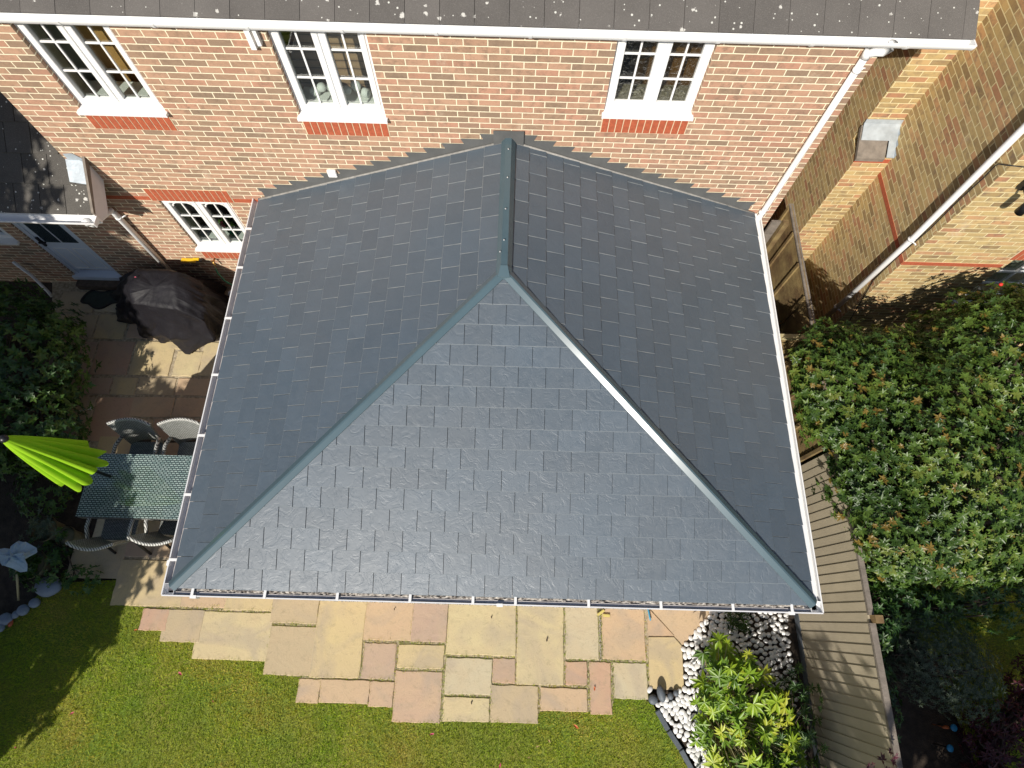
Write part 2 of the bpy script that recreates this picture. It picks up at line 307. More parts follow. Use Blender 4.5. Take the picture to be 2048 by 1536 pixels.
def wall_mb(mb, axis, c, thick, a0, a1, z0, z1, holes):
    """a wall slab with rectangular openings; faces meet edge to edge"""
    A = sorted({a0, a1, *[h[0] for h in holes], *[h[1] for h in holes]}); Z = sorted({z0, z1, *[h[2] for h in holes], *[h[3] for h in holes]})
    solid = lambda i, j: 0 <= i < len(A)-1 and 0 <= j < len(Z)-1 and not any(h[0] <= (A[i]+A[i+1])/2 <= h[1] and h[2] <= (Z[j]+Z[j+1])/2 <= h[3] for h in holes)
    P = lambda a, z, t: (a, c+t, z) if axis == 'y' else (c+t, a, z)
    for i in range(len(A)-1):
        for j in range(len(Z)-1):
            if not solid(i, j): continue
            for t in (0, thick): mb.add([P(A[i], Z[j], t), P(A[i+1], Z[j], t), P(A[i+1], Z[j+1], t), P(A[i], Z[j+1], t)], [(0, 1, 2, 3)])
            for di, dj, q in ((-1, 0, [(A[i], Z[j]), (A[i], Z[j+1])]), (1, 0, [(A[i+1], Z[j]), (A[i+1], Z[j+1])]), (0, -1, [(A[i], Z[j]), (A[i+1], Z[j])]), (0, 1, [(A[i], Z[j+1]), (A[i+1], Z[j+1])])):
                if not solid(i+di, j+dj): mb.add([P(*q[0], 0), P(*q[1], 0), P(*q[1], thick), P(*q[0], thick)], [(0, 1, 2, 3)])
def tiles(name, m, parent, O, ux, uy, width, length, tw, th, thick, clips, gap=.003, stagger=.5, u0=0., rough=0., lap=.04, ragged=0., twist=0., edge=0):
    """overlapping roof tiles on the plane O + a*ux + b*uy, cut by vertical planes (point, outward normal)"""
    O = Vector(O); ux = Vector(ux).normalized(); uy = Vector(uy).normalized(); nz = ux.cross(uy)
    if nz.z < 0: nz = -nz
    bm = bmesh.new(); lay = bm.faces.layers.float.new('rnd'); rows = int(length/th)+2
    for j in range(rows):
        for i in range(-1, int(width/tw)+2):
            a = i*tw+u0+(stagger*tw if j % 2 else 0); r = random.random(); b0 = j*th; b1 = b0+th+lap; dz = random.uniform(0, rough)
            low = [(a+gap, b0+random.uniform(-ragged, ragged)), (a+tw*.33, b0+random.uniform(-ragged, ragged)), (a+tw*.66, b0+random.uniform(-ragged, ragged)), (a+tw-gap, b0+random.uniform(-ragged, ragged))]
            up = [(a+tw-gap, b1), (a+tw*.66, b1), (a+tw*.33, b1), (a+gap, b1)]
            tz = lambda p: (twist*(1-(p-a)/tw) if twist > 0 else -twist*((p-a)/tw))
            ch_ = .006
            top = [O+ux*p+uy*(q+ch_)+nz*(thick*1.6+dz+tz(p)) for p, q in low]+[O+ux*p+uy*q+nz*(thick*.55+dz*.3+tz(p)) for p, q in up]
            lip = [O+ux*p+uy*q+nz*(thick*1.15+dz+tz(p)) for p, q in low]
            bot = [O+ux*p+uy*q+nz*(thick*.6) for p, q in low]+[O+ux*p+uy*q-nz*(thick*.45) for p, q in up]
            tv = [bm.verts.new(p) for p in top]; bv = [bm.verts.new(p) for p in bot]; lv = [bm.verts.new(p) for p in lip]
            fs = [bm.faces.new(tv), bm.faces.new(bv[::-1])]
            for k in range(3): fs += [bm.faces.new([tv[k], lv[k], lv[k+1], tv[k+1]]), bm.faces.new([lv[k], bv[k], bv[k+1], lv[k+1]])]
            fs += [bm.faces.new([tv[3], lv[3], bv[3], bv[4], tv[4]]), bm.faces.new([tv[7], bv[7], bv[0], lv[0], tv[0]])]
            for k in range(4, 7): fs.append(bm.faces.new([tv[k], bv[k], bv[k+1], tv[k+1]]))
            for q_, f in enumerate(fs): f[lay] = (2. if edge == 2 else 1.6) if (edge and q_ in (2, 4, 6) or edge == 2 and q_ in (8, 9)) else r  # marks the lip and side faces whose lit look is painted in
    for p, n in clips:
        g = list(bm.verts)+list(bm.edges)+list(bm.faces)
        bmesh.ops.bisect_plane(bm, geom=g, plane_co=p, plane_no=n, clear_outer=True, dist=1e-5)
    bmesh.ops.recalc_face_normals(bm, faces=bm.faces)
    me = bpy.data.meshes.new(name); bm.to_mesh(me); bm.free(); return link(name, me, m, parent)
def fast_mesh(name, V, Fc, rnd, m, parent=None, local=False):
    """V (n,3), Fc (m,k) -> one mesh with a per-face random number"""
    me = bpy.data.meshes.new(name); n, k = len(V), Fc.shape[1]; me.vertices.add(n); me.vertices.foreach_set('co', V.astype(np.float32).ravel())
    me.loops.add(Fc.size); me.loops.foreach_set('vertex_index', Fc.astype(np.int32).ravel()); me.polygons.add(len(Fc))
    me.polygons.foreach_set('loop_start', (np.arange(len(Fc))*k).astype(np.int32)); me.update(calc_edges=True)
    a = me.attributes.new('rnd', 'FLOAT', 'FACE'); a.data.foreach_set('value', rnd.astype(np.float32)); me.validate()
    return link(name, me, m, parent, local)
LEAF_V = np.array([(0, 0, 0), (.45, .5, .10), (.5, 0, -.04), (.45, -.5, .10), (1, 0, -.10)], float)
LEAF_F = np.array([(0, 2, 1), (2, 4, 1), (0, 3, 2), (2, 3, 4)])
def whorls(name, C, Nn, nl, L, Wd, m, parent=None, fan=6.2832, elev=.35, jl=.25, base_r=0., hi=1., lo=0., tipred=0.):
    """rosettes of folded leaves at the points C around the axes Nn"""
    n = len(C); Nn = Nn/np.linalg.norm(Nn, axis=1, keepdims=True)
    h = np.where(np.abs(Nn[:, 2:3]) < .9, np.array([[0, 0, 1.]]), np.array([[1., 0, 0]])); A = np.cross(Nn, h); A /= np.linalg.norm(A, axis=1, keepdims=True); B = np.cross(Nn, A)
    ph = RNG.uniform(0, 6.2832, (n, 1))+np.arange(nl)[None]*(fan/nl)+RNG.normal(0, .12, (n, nl))
    el_ = elev+RNG.normal(0, .18, (n, nl)); scl = RNG.uniform(.62, 1.3, (n, 1)); ln = L*scl*(1+RNG.uniform(-jl, jl, (n, nl))); wd = Wd*scl*(1+RNG.uniform(-.15, .15, (n, nl)))
    dirr = (np.cos(ph)[..., None]*A[:, None]+np.sin(ph)[..., None]*B[:, None]); side = (-np.sin(ph)[..., None]*A[:, None]+np.cos(ph)[..., None]*B[:, None])
    ax = dirr*np.cos(el_)[..., None]+Nn[:, None]*np.sin(el_)[..., None]; up = -dirr*np.sin(el_)[..., None]+Nn[:, None]*np.cos(el_)[..., None]
    T = LEAF_V; P = (C[:, None]+dirr*base_r)[:, :, None]+ax[:, :, None]*(T[:, 0]*1.)[None, None, :, None]*ln[..., None, None]+side[:, :, None]*T[:, 1][None, None, :, None]*wd[..., None, None]+up[:, :, None]*T[:, 2][None, None, :, None]*ln[..., None, None]
    V = P.reshape(-1, 3); q = n*nl; Fc = (np.arange(q)[:, None, None]*5+LEAF_F[None]).reshape(-1, 3)
    lf = (.16*np.sin(C[:, 0]*4.1+1.5*np.sin(C[:, 1]*3.3))+.14*np.sin(C[:, 1]*6.7+C[:, 2]*5))[:, None]; r = np.clip(RNG.uniform(lo, hi, (n, 1))+lf+RNG.normal(0, .07, (n, nl)), 0, .93); 
    if tipred: r = np.where(RNG.random((n, 1)) < tipred, .97+0*r, r)
    return fast_mesh(name, V, Fc, np.repeat(r.ravel(), 4), m, parent)
def shell_points(E, n, depth=.28, zmin=0., bumpy=.12, inner=True):
    """points in the outer layer of a union of ellipsoids, with outward normals and uneven outline"""
    out = []; nr = []; vol = np.array([e[3]*e[4]+e[4]*e[5]+e[3]*e[5] for e in E]); vol = vol/vol.sum(); ph = RNG.uniform(0, 6, 6)
    for e, w in zip(E, vol):
        k = int(n*w*1.7)+5; d = RNG.normal(size=(k, 3)); d /= np.linalg.norm(d, axis=1, keepdims=True)
        lump = 1+bumpy*(np.sin(d[:, 0]*7+ph[0])*np.sin(d[:, 1]*8+ph[1])+.6*np.sin(d[:, 2]*11+ph[2]+d[:, 0]*5))
        r = lump*(1-depth*RNG.random(k)**1.6); p = np.array(e[:3])+d*np.array(e[3:6])*r[:, None]
        nn = d/np.array(e[3:6]); ok = p[:, 2] > zmin
        for g in E:
            if g is e: continue
            q = (((p-np.array(g[:3]))/np.array(g[3:6]))**2).sum(1); ok &= q > .62
        out.append(p[ok]); nr.append(nn[ok])
    P = np.concatenate(out); Q = np.concatenate(nr); Q /= np.linalg.norm(Q, axis=1, keepdims=True)
    if len(P) > n: i = RNG.choice(len(P), n, False); P, Q = P[i], Q[i]
    return P, Q
def stems(mb, base, E, k=8, r0=.05):
    base = Vector(base)
    for e in E:
        for _ in range(k):
            d = Vector(RNG.normal(size=3)); d.normalize(); d.z = abs(d.z)*.8
            tip = Vector(e[:3])+Vector([d[i]*e[3+i]*.82 for i in range(3)]); mid = base.lerp(Vector(e[:3]), .6)+Vector(RNG.normal(size=3))*.08
            mb.tube([base+Vector(RNG.normal(size=3))*.03, mid, mid.lerp(tip, .6)+Vector(RNG.normal(size=3))*.05, tip], [r0, r0*.55, r0*.3, r0*.1], 5)
# ---------------------------------------------------------------- ground, lawn, patio, beds
def sheet(name, m, pts, z, uvless=True):
    mb = MB().add([(x, y, z) for x, y in pts], [range(len(pts))]); return tag(mb.build(name, m), kind='structure')
sheet('ground', 'soil', [(-60, -60), (60, -60), (60, 60), (-60, 60)], -.06)
SLABS = []     # world rectangles x0,x1,y0,y1,tone
def px_slab(u0, v0, u1, v1, tone, du=0):
    a = at(u0, v0, 'z', 0); b = at(u1, v1, 'z', 0); vm = (v0+v1)/2
    if v1 < 900: a.x = at(u0, vm, 'z', 0).x; b.x = at(u1, vm, 'z', 0).x
    SLABS.append((a.x, b.x, b.y, a.y, tone))
tones = dict(beige=.02, yellow=.2, cream=.32, pale=.48, peach=.62, pink=.78, mauve=.9, red=.97)
for u0, v0, u1, v1, t in [(549.5, 1178, 633, 1248, 'beige'), (542, 1251, 621, 1352, 'beige'), (642, 1180, 718, 1357, 'yellow'), (736, 1180, 822, 1282, 'peach'), (829.5, 1180, 892, 1284.5, 'mauve'),
        (729.5, 1285.5, 788, 1359.5, 'mauve'), (798, 1288, 887, 1338, 'yellow'), (598, 1357, 636, 1407, 'peach'), (643, 1358, 736, 1408, 'peach'), (741, 1362, 784.5, 1414.5, 'pink'), (792, 1341, 879.5, 1447, 'pink'),
        (899.5, 1180, 1031, 1312.5, 'cream'), (893, 1315, 982, 1390.5, 'pale'), (986, 1316, 1030, 1366.5, 'red'), (888, 1393.5, 978, 1444.5, 'cream'), (983, 1369.5, 1076, 1447, 'beige'),
        (1036.5, 1180, 1128, 1371, 'cream'), (1131, 1180, 1198, 1319, 'pale'), (1202, 1180, 1293, 1321, 'peach'), (1131, 1322.5, 1175, 1371, 'red'), (1081, 1374.5, 1175, 1424.5, 'peach'), (1179, 1323.5, 1224, 1429.5, 'red'), (1227, 1324.5, 1296.5, 1399.5, 'pale'),
        (243, 1118.5, 360.5, 1214, 'yellow'), (363, 1180, 452, 1215.5, 'peach'), (455, 1180, 544, 1222.5, 'yellow'), (333, 1218, 397, 1285, 'beige'), (402, 1222, 533, 1322, 'cream'), (287, 1216.5, 330, 1262, 'red'),
        (154, 1075, 237, 1158, 'beige'), (232, 1080, 288, 1114, 'mauve'), (291, 1080, 340, 1115, 'peach'),
        (189, 681, 261, 750, 'red'), (265, 681, 345, 751, 'yellow'), (349, 702, 400, 753, 'cream'), (345, 684, 400, 699, 'yellow'), (403, 684, 470, 753, 'cream'), (100, 681, 185, 750, 'mauve'),
        (140, 754, 221, 789, 'mauve'), (224, 754, 272, 790, 'yellow'), (276, 754, 350, 790, 'beige'), (353, 756, 420, 792, 'peach'), (183, 793, 260, 884, 'red'), (262, 793, 345, 835, 'peach'), (348, 795, 420, 835, 'peach'), (262, 838, 300, 884, 'yellow'), (303, 838, 420, 884, 'red'), (130, 793, 180, 884, 'beige'),
        (120, 582, 190, 625, 'beige'), (194, 582, 290, 625, 'pale'), (294, 582, 380, 640, 'pink'), (115, 628, 190, 678, 'beige'), (193, 628, 252, 678, 'yellow'), (256, 643, 342, 678, 'pink')]:
    px_slab(u0, v0, u1, v1, tones[t])
for (y0, y1, xs) in [(-3.02, -2.56, (-5.9, -5.2, -4.6, -3.8, -3.0)), (-3.62, -3.04, (-5.6, -4.95, -4.35, -3.7, -3.0)), (-4.03, -3.64, (-5.6, -5.0, -4.1, -3.5, -3.0))]:
    for a, b in zip(xs, xs[1:]): SLABS.append((a+.008, b-.008, y0, y1, random.random()))
mb = MB()
for x0, x1, y0, y1, t in SLABS:
    x0, x1 = sorted((x0, x1)); y0, y1 = sorted((y0, y1)); n = 7; j = lambda: random.uniform(-.006, .006)
    pts = [(x0+(x1-x0)*k/n+j(), y0+j()) for k in range(n)]+[(x1+j(), y0+(y1-y0)*k/n+j()) for k in range(n)]+[(x1-(x1-x0)*k/n+j(), y1+j()) for k in range(n)]+[(x0+j(), y1-(y1-y0)*k/n+j()) for k in range(n)]
    dz = random.uniform(-.003, .003); cx, cy = (x0+x1)/2, (y0+y1)/2
    mb.prism([(x, y, -.045) for x, y in pts], (0, 0, .041+dz), t)
    mb.add([(cx+(x-cx)*(1-.006/abs(x1-x0)*2), cy+(y-cy)*(1-.006/abs(y1-y0)*2), dz+.001) for x, y in pts]+[(x, y, dz-.004) for x, y in pts], [range(28)]+[(i, (i+1) % 28, 28+(i+1) % 28, 28+i) for i in range(28)], t)
def poly_slab(px, t):
    P = [at(u, v, 'z', 0) for u, v in px]; mb.prism([(p.x, p.y, -.045) for p in P], (0, 0, .046), t)
poly_slab([(1297, 1274.5), (1348, 1274.5), (1364, 1293), (1368, 1381), (1299, 1377)], .22)
poly_slab([(1295, 1180), (1299, 1219), (1348, 1271.5), (1296, 1271.5)], .66)
poly_slab([(1303, 1180), (1303, 1219), (1366, 1290), (1427, 1224), (1445, 1180)], .6)
tag(mb.build('patio', 'paving'), kind='structure')
g = lambda u, v: tuple(at(u, v, 'z', 0)[:2])
jb = [g(235, 1100), g(235, 1211), g(335, 1216), g(394, 1283), g(404, 1319), g(530, 1321), g(545, 1350), g(600, 1354), g(602, 1404), g(783, 1411), g(795, 1441), g(880, 1444), g(1074, 1443), g(1080, 1421), g(1222, 1426), g(1229, 1396), g(1297, 1396), g(1366, 1378), g(1364, 1292), g(1424, 1224), (2.8, -4.4), (3.1, 0), (-7.4, 0), (-6.9, -1.6), (-6.3, -2.6), (-5.6, -3.6), (-5.6, -4.1)]
tag(MB().prism([(x, y, -.05) for x, y in jb], (0, 0, .038)).build('patio_joint', 'joint'), kind='structure')
# lawn: one sheet with a soft uneven edge, blades over it
lawn_pts = [g(100, 1168), g(236, 1160), g(240, 1213), g(1300, 1383), g(1308, 1412), g(1332, 1458), g(1365, 1503), g(1392, 1545), (2.6, -9), (-9, -12), (-9.5, -5.6), g(-60, 1290), g(20, 1240)]
lp = [g(100, 1166), g(236, 1160), (-4.9, -4.3), (1.9, -4.3), g(1300, 1376), g(1308, 1412), g(1332, 1458), g(1365, 1503), g(1392, 1545), (2.6, -9), (-9, -12), (-9.5, -5.6), g(-60, 1290), g(20, 1240)]
sheet('lawn', 'lawn', lp, -.02)
def inside(px, py, poly):
    c = np.zeros(len(px), bool); n = len(poly)
    for i in range(n):
        (x0, y0), (x1, y1) = poly[i], poly[(i+1) % n]
        k = ((y0 > py) != (y1 > py)) & (px < (x1-x0)*(py-y0)/(y1-y0+1e-12)+x0); c ^= k
    return c
def blades(name, poly, n, h, region, label, lo=0., hi=1.):
    px = RNG.uniform(region[0], region[1], n*2); py = RNG.uniform(region[2], region[3], n*2); ok = inside(px, py, poly)
    mg = np.maximum(0, .016+.022*np.sin(px*31+1.7*np.sin(px*13))*np.sin(px*7.3+py*5)+RNG.normal(0, .009, len(px)))
    for x0, x1, y0, y1, t in SLABS: ok &= ~((px > min(x0, x1)+.012) & (px < max(x0, x1)-.012) & (py > min(y0, y1)+mg) & (py < max(y0, y1)-.012))
    px, py = px[ok][:n], py[ok][:n]; q = len(px); a = RNG.uniform(0, 6.283, q); L = h*RNG.uniform(.5, 1.2, q); w = RNG.uniform(.0025, .0045, q); tilt = RNG.uniform(.2, 1.1, q); b = RNG.uniform(0, 6.283, q)
    base = np.stack([px, py, np.full(q, -.016)], 1); sd = np.stack([np.cos(a), np.sin(a), 0*a], 1)*w[:, None]; tip = base+np.stack([np.cos(b)*np.sin(tilt), np.sin(b)*np.sin(tilt), np.cos(tilt)], 1)*L[:, None]
    V = np.stack([base-sd, base+sd, tip], 1).reshape(-1, 3); patch = .5+.3*np.sin(px*3.1+1.3*np.sin(py*2.3))+.25*np.sin(py*5.3+px*1.7)+.25*np.sin(px*11+2*np.sin(py*9))*np.sin(py*13)
    o = fast_mesh(name, V, np.arange(q*3).reshape(-1, 3), np.clip(RNG.uniform(lo, hi, q)*.55+patch*.45, 0, 1), 'blade'); return tag(o, label, 'grass', kind='stuff')
blades('grass', lp, 150000, .042, (-7.0, 2.7, -7.6, -4.2), 'short green and yellowing lawn grass below the paving')
# ---------------------------------------------------------------- the brick house
PV = 'pvc'
def soldier(parent, x0, z0, n=12, h=.215, name='brick_sill_course', y=0.):
    m_ = MB()
    for i in range(n): m_.box(x0+i*.075+.006, x0+(i+1)*.075-.004, y-.008, y+.03, z0+.003, z0+h+.005)
    o = m_.build(name, 'redbrick', parent); bk = MB().box(x0-.006, x0+n*.075+.006, y-.004, y+.02, z0-.004, z0+h+.008).build('mortar', 'mortar', o); return o
def window(parent, x0, x1, z0, z1, gz0, y=.05, obscure=False, arch=False, sill=True, cols=2):
    """casement pair: frame and casements in white plastic, georgian bars, panes, projecting sill"""
    f = MB(); w = x1-x0; fr = .045; xm = (x0+x1)/2; yf = y; yb = y+.06
    f.box(x0, x1, yf, yb, z0, z0+.05); f.box(x0, x1, yf, yb, z1-fr, z1); f.box(x0, x0+fr, yf, yb, z0+.05, z1-fr); f.box(x1-fr, x1, yf, yb, z0+.05, z1-fr); f.box(xm-.02, xm+.02, yf, yb, z0+.05, z1-fr)
    fo = f.build('window', PV, parent)
    for a, b in ((x0+fr-.01, xm-.008), (xm+.008, x1-fr+.01)):
        c = MB(); e = .058; yc = yf-.012; yd = yf+.045; g0, g1 = gz0, z1-fr-.025
        c.box(a, b, yc, yd, z0+.035, g0); c.box(a, b, yc, yd, g1, z1-fr+.01); c.box(a, a+e, yc, yd, g0, g1); c.box(b-e, b, yc, yd, g0, g1); c.build('casement', PV, fo, bevel=.004)
        bars = MB(); mx = (a+b)/2; yb0 = yc+.022; H = g1-g0
        bars.box(mx-.009, mx+.009, yb0, yb0+.014, g0, g1)
        for k in (1, 2): bars.box(a+e, mx-.009, yb0+.001, yb0+.013, g0+H*k/3-.009, g0+H*k/3+.009); bars.box(mx+.009, b-e, yb0+.001, yb0+.013, g0+H*k/3-.009, g0+H*k/3+.009)
        if arch:
            R = (b-a-2*e)/2
            for k in range(10):
                t0, t1 = math.pi*k/10, math.pi*(k+1)/10; q = lambda t, r: (mx-math.cos(t)*r, yb0, g1-R*.62+math.sin(t)*r*.62)
                bars.prism([q(t0, R), q(t1, R), q(t1, R-.02), q(t0, R-.02)], (0, .012, 0))
        bars.build('glazing_bars', PV, fo)
        MB().box(a+e-.005, b-e+.005, yb0+.016, yb0+.02, g0-.005, g1+.005).build('pane', 'obscure' if obscure else 'glass', fo)
    h = MB()
    for hx in (xm-.075, xm+.075): h.box(hx-.008, hx+.008, yf-.02, yf-.012, (z0+z1)/2-.05, (z0+z1)/2+.05)
    if sill: MB().prism([(x0-.005, y+.01, z0), (x0-.005, y+.01, z0-.03), (x0-.005, -.055, z0-.045), (x0-.005, -.055, z0-.012)], (w+.01, 0, 0)).add([], []).build('sill', PV, fo)
    for a, b in ((x0-.018, x0-.005), (x1+.005, x1+.018)):
        if sill: box_part('sill_end', PV, fo, a, b, -.057, -.004, z0-.046, z0-.011)
    return fo
house = thing('brick_house', (-1, 0, 0), 'two storey red multi brick house with white windows across the top of the view', 'house')
OP = [(-4.55, -3.645, 3.53, 4.68), (-2.235, -1.325, 3.53, 4.68), (.945, 1.85, 3.68, 4.68), (-4.53, -3.625, 1.04, 2.1), (-2.2, 2.2, 0, 2.1)]
w_ = MB(); wall_mb(w_, 'y', 0, .28, -5.23, 3.345, -.05, 4.72, OP); w_.build('wall', 'brick', house, uv=True)
for a, b in ((-5.23, -4.95), (3.065, 3.345)): box_part('side_wall', 'brick', house, a, b, .281, 6, -.05, 4.72, uv=True)
for x0, z in ((-4.55, 3.3), (-2.23, 3.3), (.947, 3.45)): soldier(house, x0, z)
soldier(house, -4.6, 2.1, 14, name='brick_lintel_course'); soldier(house, -4.53, .81, 12)
for xa, xb in ((-5.225, -4.61), (-3.54, -3.12)):
    rb = MB().box(xa, xb, -.001, .02, 2.10, 2.175); x = xa
    while x < xb-.03: rb.box(x+.005, min(x+.22, xb), -.004, -.001, 2.105, 2.17); x += .225
    rb.build('brick_band', 'redbrick', house)
wins = [window(house, -4.55, -3.645, 3.575, 4.68, 3.66), window(house, -2.235, -1.325, 3.575, 4.68, 3.66), window(house, .945, 1.85, 3.725, 4.68, 3.81, obscure=True), window(house, -4.53, -3.625, 1.085, 2.1, 1.165, y=.03, arch=True)]
def rooms():
    for x0, x1, z0, z1, flr, wl in ((-5.1, -2.9, 2.5, 4.9, 'dwood', 'pine'), (-2.85, -.4, 2.5, 4.9, 'dwood', 'inwhite'), (.3, 2.6, 2.5, 4.9, 'dark', 'dark'), (-4.94, -3.0, -.02, 2.4, 'mat', 'inwhite')):
        m_ = MB().box(x0, x1, .29, 3.4, z0-.05, z0); m_.build('room_floor', flr, house)
        m_ = MB().box(x0-.05, x0, .29, 3.4, z0, z1).box(x1, x1+.05, .29, 3.4, z0, z1).box(x0, x1, 3.4, 3.45, z0, z1).box(x0, x1, .29, 3.4, z1, z1+.05); m_.build('room_lining', wl, house)
    MB().box(-4.40, -2.95, .52, 1.1, 2.55, 4.45).build('wardrobe', 'dwood', house); MB().box(-5.05, -4.41, .46, 1.2, 2.55, 4.5).build('cupboard', 'pine', house)
    MB().box(-2.8, -.6, .6, .7, 2.55, 4.5).build('slatted_panel', 'dwood2', house); MB().box(1.40, 2.55, .5, 1.4, 2.55, 4.45).build('bathroom_cabinet', 'dwood', house)
    for (x0, x1, z0, z1), zz in zip(OP[:4], (3.6, 3.6, 3.75, 1.11)):
        MB().box(x0+.002, x1-.002, .112, .36, zz-.03, zz).build('inner_sill', 'inwhite', house)
        for a in (x0+.001, x1-.013): box_part('inner_reveal', 'pine', house, a, a+.012, .112, .282, zz+.001, z1-.002)
rooms()
# things standing behind the panes
def lumps(name, label, cat, pts, m, r, group=None):
    c = Vector(pts[0]); m_ = MB()
    for p in pts: m_.ico(p, (r*random.uniform(.8, 1.2), r*random.uniform(.7, 1), r*random.uniform(.8, 1.2)), 2, .08)
    return tag(m_.build(name, m), label, cat, group)
lumps('soft_toys', 'white fluffy soft toys heaped on the sill behind the middle upstairs window', 'toys', [(-2.08+.09*i+random.uniform(-.02, .02), .24+.03*(i % 2), 3.65+.03*(i % 3)) for i in range(8)], 'inwhite', .055)
lumps('bathroom_pebbles', 'pale pebbles and shells on the sill behind the obscured bathroom window', 'pebbles', [(1.06+.035*i, .19+.06*random.random(), 3.775+.03*random.random()) for i in range(21)], 'pebble', .024)
t_ = thing('plum_mug', (-4.25, .26, 3.6), 'plum and yellow cup on the sill inside the left upstairs window', 'cup')
MB().tube([(-4.25, .26, 3.601), (-4.25, .26, 3.74)], [.045, .055], 14).build('cup', 'plum', t_); MB().ico((-4.26, .26, 3.77), (.045, .045, .03)).build('contents', 'yellow', t_)
t_ = thing('sill_plant', (-4.02, .22, 1.11), 'small flowering plant in a green glass pot behind the arched ground floor window', 'plant')
MB().tube([(-4.02, .22, 1.111), (-4.02, .22, 1.21)], [.045, .06], 14).build('pot', 'green', t_)
P_ = np.array([[-4.02+random.uniform(-.09, .09), .22+random.uniform(-.05, .05), 1.25+random.uniform(0, .14)] for _ in range(26)]); whorls('leaves', P_, np.tile([0, -.3, 1.], (26, 1))+RNG.normal(0, .3, (26, 3)), 5, .05, .025, 'darkleaf', t_)
MB().ico((-4.1, .17, 1.36), .03, 1, .2).ico((-4.04, .16, 1.38), .028, 1, .2).ico((-4.07, .2, 1.4), .026, 1, .2).build('flowers', 'pink', t_)
# roof, fascia, gutter
pit = math.radians(31); cy_, sy_ = math.cos(pit), math.sin(pit); ER = Vector((-9, -.135, 4.665))
tiles('roof', 'concrete_roof_tile', house, (-5.75, -.092, 4.690), (1, 0, 0), (0, cy_, sy_), 9.8, 4.2, .302, .34, .014, [((4.01, 0, 0), (1, 0, 0)), ((-5.75, 0, 0), (-1, 0, 0))], gap=.002, stagger=0., u0=-.02, rough=.003, lap=.06)
MB().prism([(-5.7, -.03, 4.62), (-5.7, 3.4, 6.68), (-5.7, 3.4, 6.5), (-5.7, .3, 4.6), (-5.7, -.03, 4.55)], (9.65, 0, 0)).build('roof_deck', 'greywood', house)
MB().box(-5.72, 3.98, -.05, -.032, 4.56, 4.70).build('fascia', PV, house); MB().box(-5.7, 3.96, -.031, 0, 4.58, 4.6).build('soffit', 'soffit', house)
def gutter(parent, a, b, out, drop=0., m=PV, r=.058, name='gutter', inner=None, n=8, square=False):
    """open channel from a to b; out = horizontal unit vector away from the wall; a and b lie on the back top edge"""
    a, b, out = Vector(a), Vector(b), Vector(out); prof = []
    if square: prof = [(0, 0), (0, -.05), (.02, -.065), (.085, -.065), (.108, -.04), (.112, 0)]
    else: prof = [(r-math.cos(math.pi*k/n)*r, -math.sin(math.pi*k/n)*r*1.3) for k in range(n+1)]
    th = .004; inn = [(p+(th if p < r else -th) if not square else p+(th if p < .05 else -th), q+th if 0 < i < len(prof)-1 else q) for i, (p, q) in enumerate(prof)]
    lip = [(prof[-1][0]+.006, prof[-1][1]), (prof[-1][0]+.006, prof[-1][1]-.008), (prof[-1][0], prof[-1][1]-.008)]
    ring = prof+[prof[-1]]+inn[::-1]; m_ = MB(); up = Vector((0, 0, 1))
    P = lambda o, p, q: o+out*p+up*q; k = len(ring); va = [P(a, *q) for q in ring]; vb = [P(b, *q) for q in ring]
    m_.add(va+vb, [(i, (i+1) % k, k+(i+1) % k, k+i) for i in range(k)], smooth=not square)
    m_.prism([P(a, prof[-1][0]-.006, .003), P(a, prof[-1][0]+.006, .003), P(a, prof[-1][0]+.006, -.012), P(a, prof[-1][0]-.006, -.012)], b-a)
    return m_.build(name, m, parent)
gut = gutter(house, (-5.8, -.052, 4.70), (4.0, -.052, 4.70), (0, -1, 0), r=.061)
MB().prism([(4.0, -.052-.061+.063*math.cos(math.pi+math.pi*k/8), 4.702-.083*math.sin(math.pi*k/8)) for k in range(9)], (.012, 0, 0)).build('gutter_end', PV, gut)
for i in range(12):
    x = -5.6+.82*i; ang = [math.pi*k/12 for k in range(13)]; cy0 = -.113
    ring = [(x, cy0-math.cos(t)*.0625, 4.703-math.sin(t)*.083) for t in ang]+[(x, cy0-math.cos(t)*.0665, 4.703-math.sin(t)*.088) for t in ang[::-1]]
    MB().prism(ring, (.03, 0, 0)).build('gutter_bracket', PV, gut)
def downpipe(parent, pts, r=.034, clips=(), name='downpipe'):
    o = MB().tube(pts, r, 14).build(name, PV, parent)
    for c, d in clips:
        c, d = Vector(c), Vector(d); m_ = MB().tube([c-Vector((0, 0, .014)), c+Vector((0, 0, .014))], r+.006, 14); s_ = d.cross(Vector((0, 0, 1))).normalized()
        m_.tube([c+s_*(r+.004), c+s_*(r+.03)+d*.03, c+s_*(r+.05)+d*.03], .008, 6); m_.build('pipe_clip', PV, o)
    return o
dp = downpipe(house, [(3.2, -.055, 4.52), (3.185, -.055, 3.4), (3.165, -.055, 2.1), (3.16, -.055, .1)], clips=[((3.2, -.055, 4.33), (0, 1, 0)), ((3.16, -.055, 2.27), (0, 1, 0))])
MB().tube([(3.33, -.11, 4.66), (3.33, -.11, 4.61), (3.3, -.10, 4.56), (3.25, -.075, 4.54), (3.2, -.055, 4.50)], [.042, .04, .038, .038, .038], 14).build('swan_neck', PV, dp)
MB().tube([(3.2, -.055, 4.46), (3.2, -.055, 4.54)], .041, 14).build('pipe_socket', PV, dp)
v_ = MB().box(-2.175, -2.07, -.035, -.001, 2.655, 2.765); v_.build('wall_vent', PV, house, bevel=.006)
for q_ in ((-2.41, -2.36, -.05, -.001, 4.36, 4.6), (-2.335, -2.30, -.05, -.001, 4.40, 4.6)): box_part('drop_bracket', PV, house, *q_)
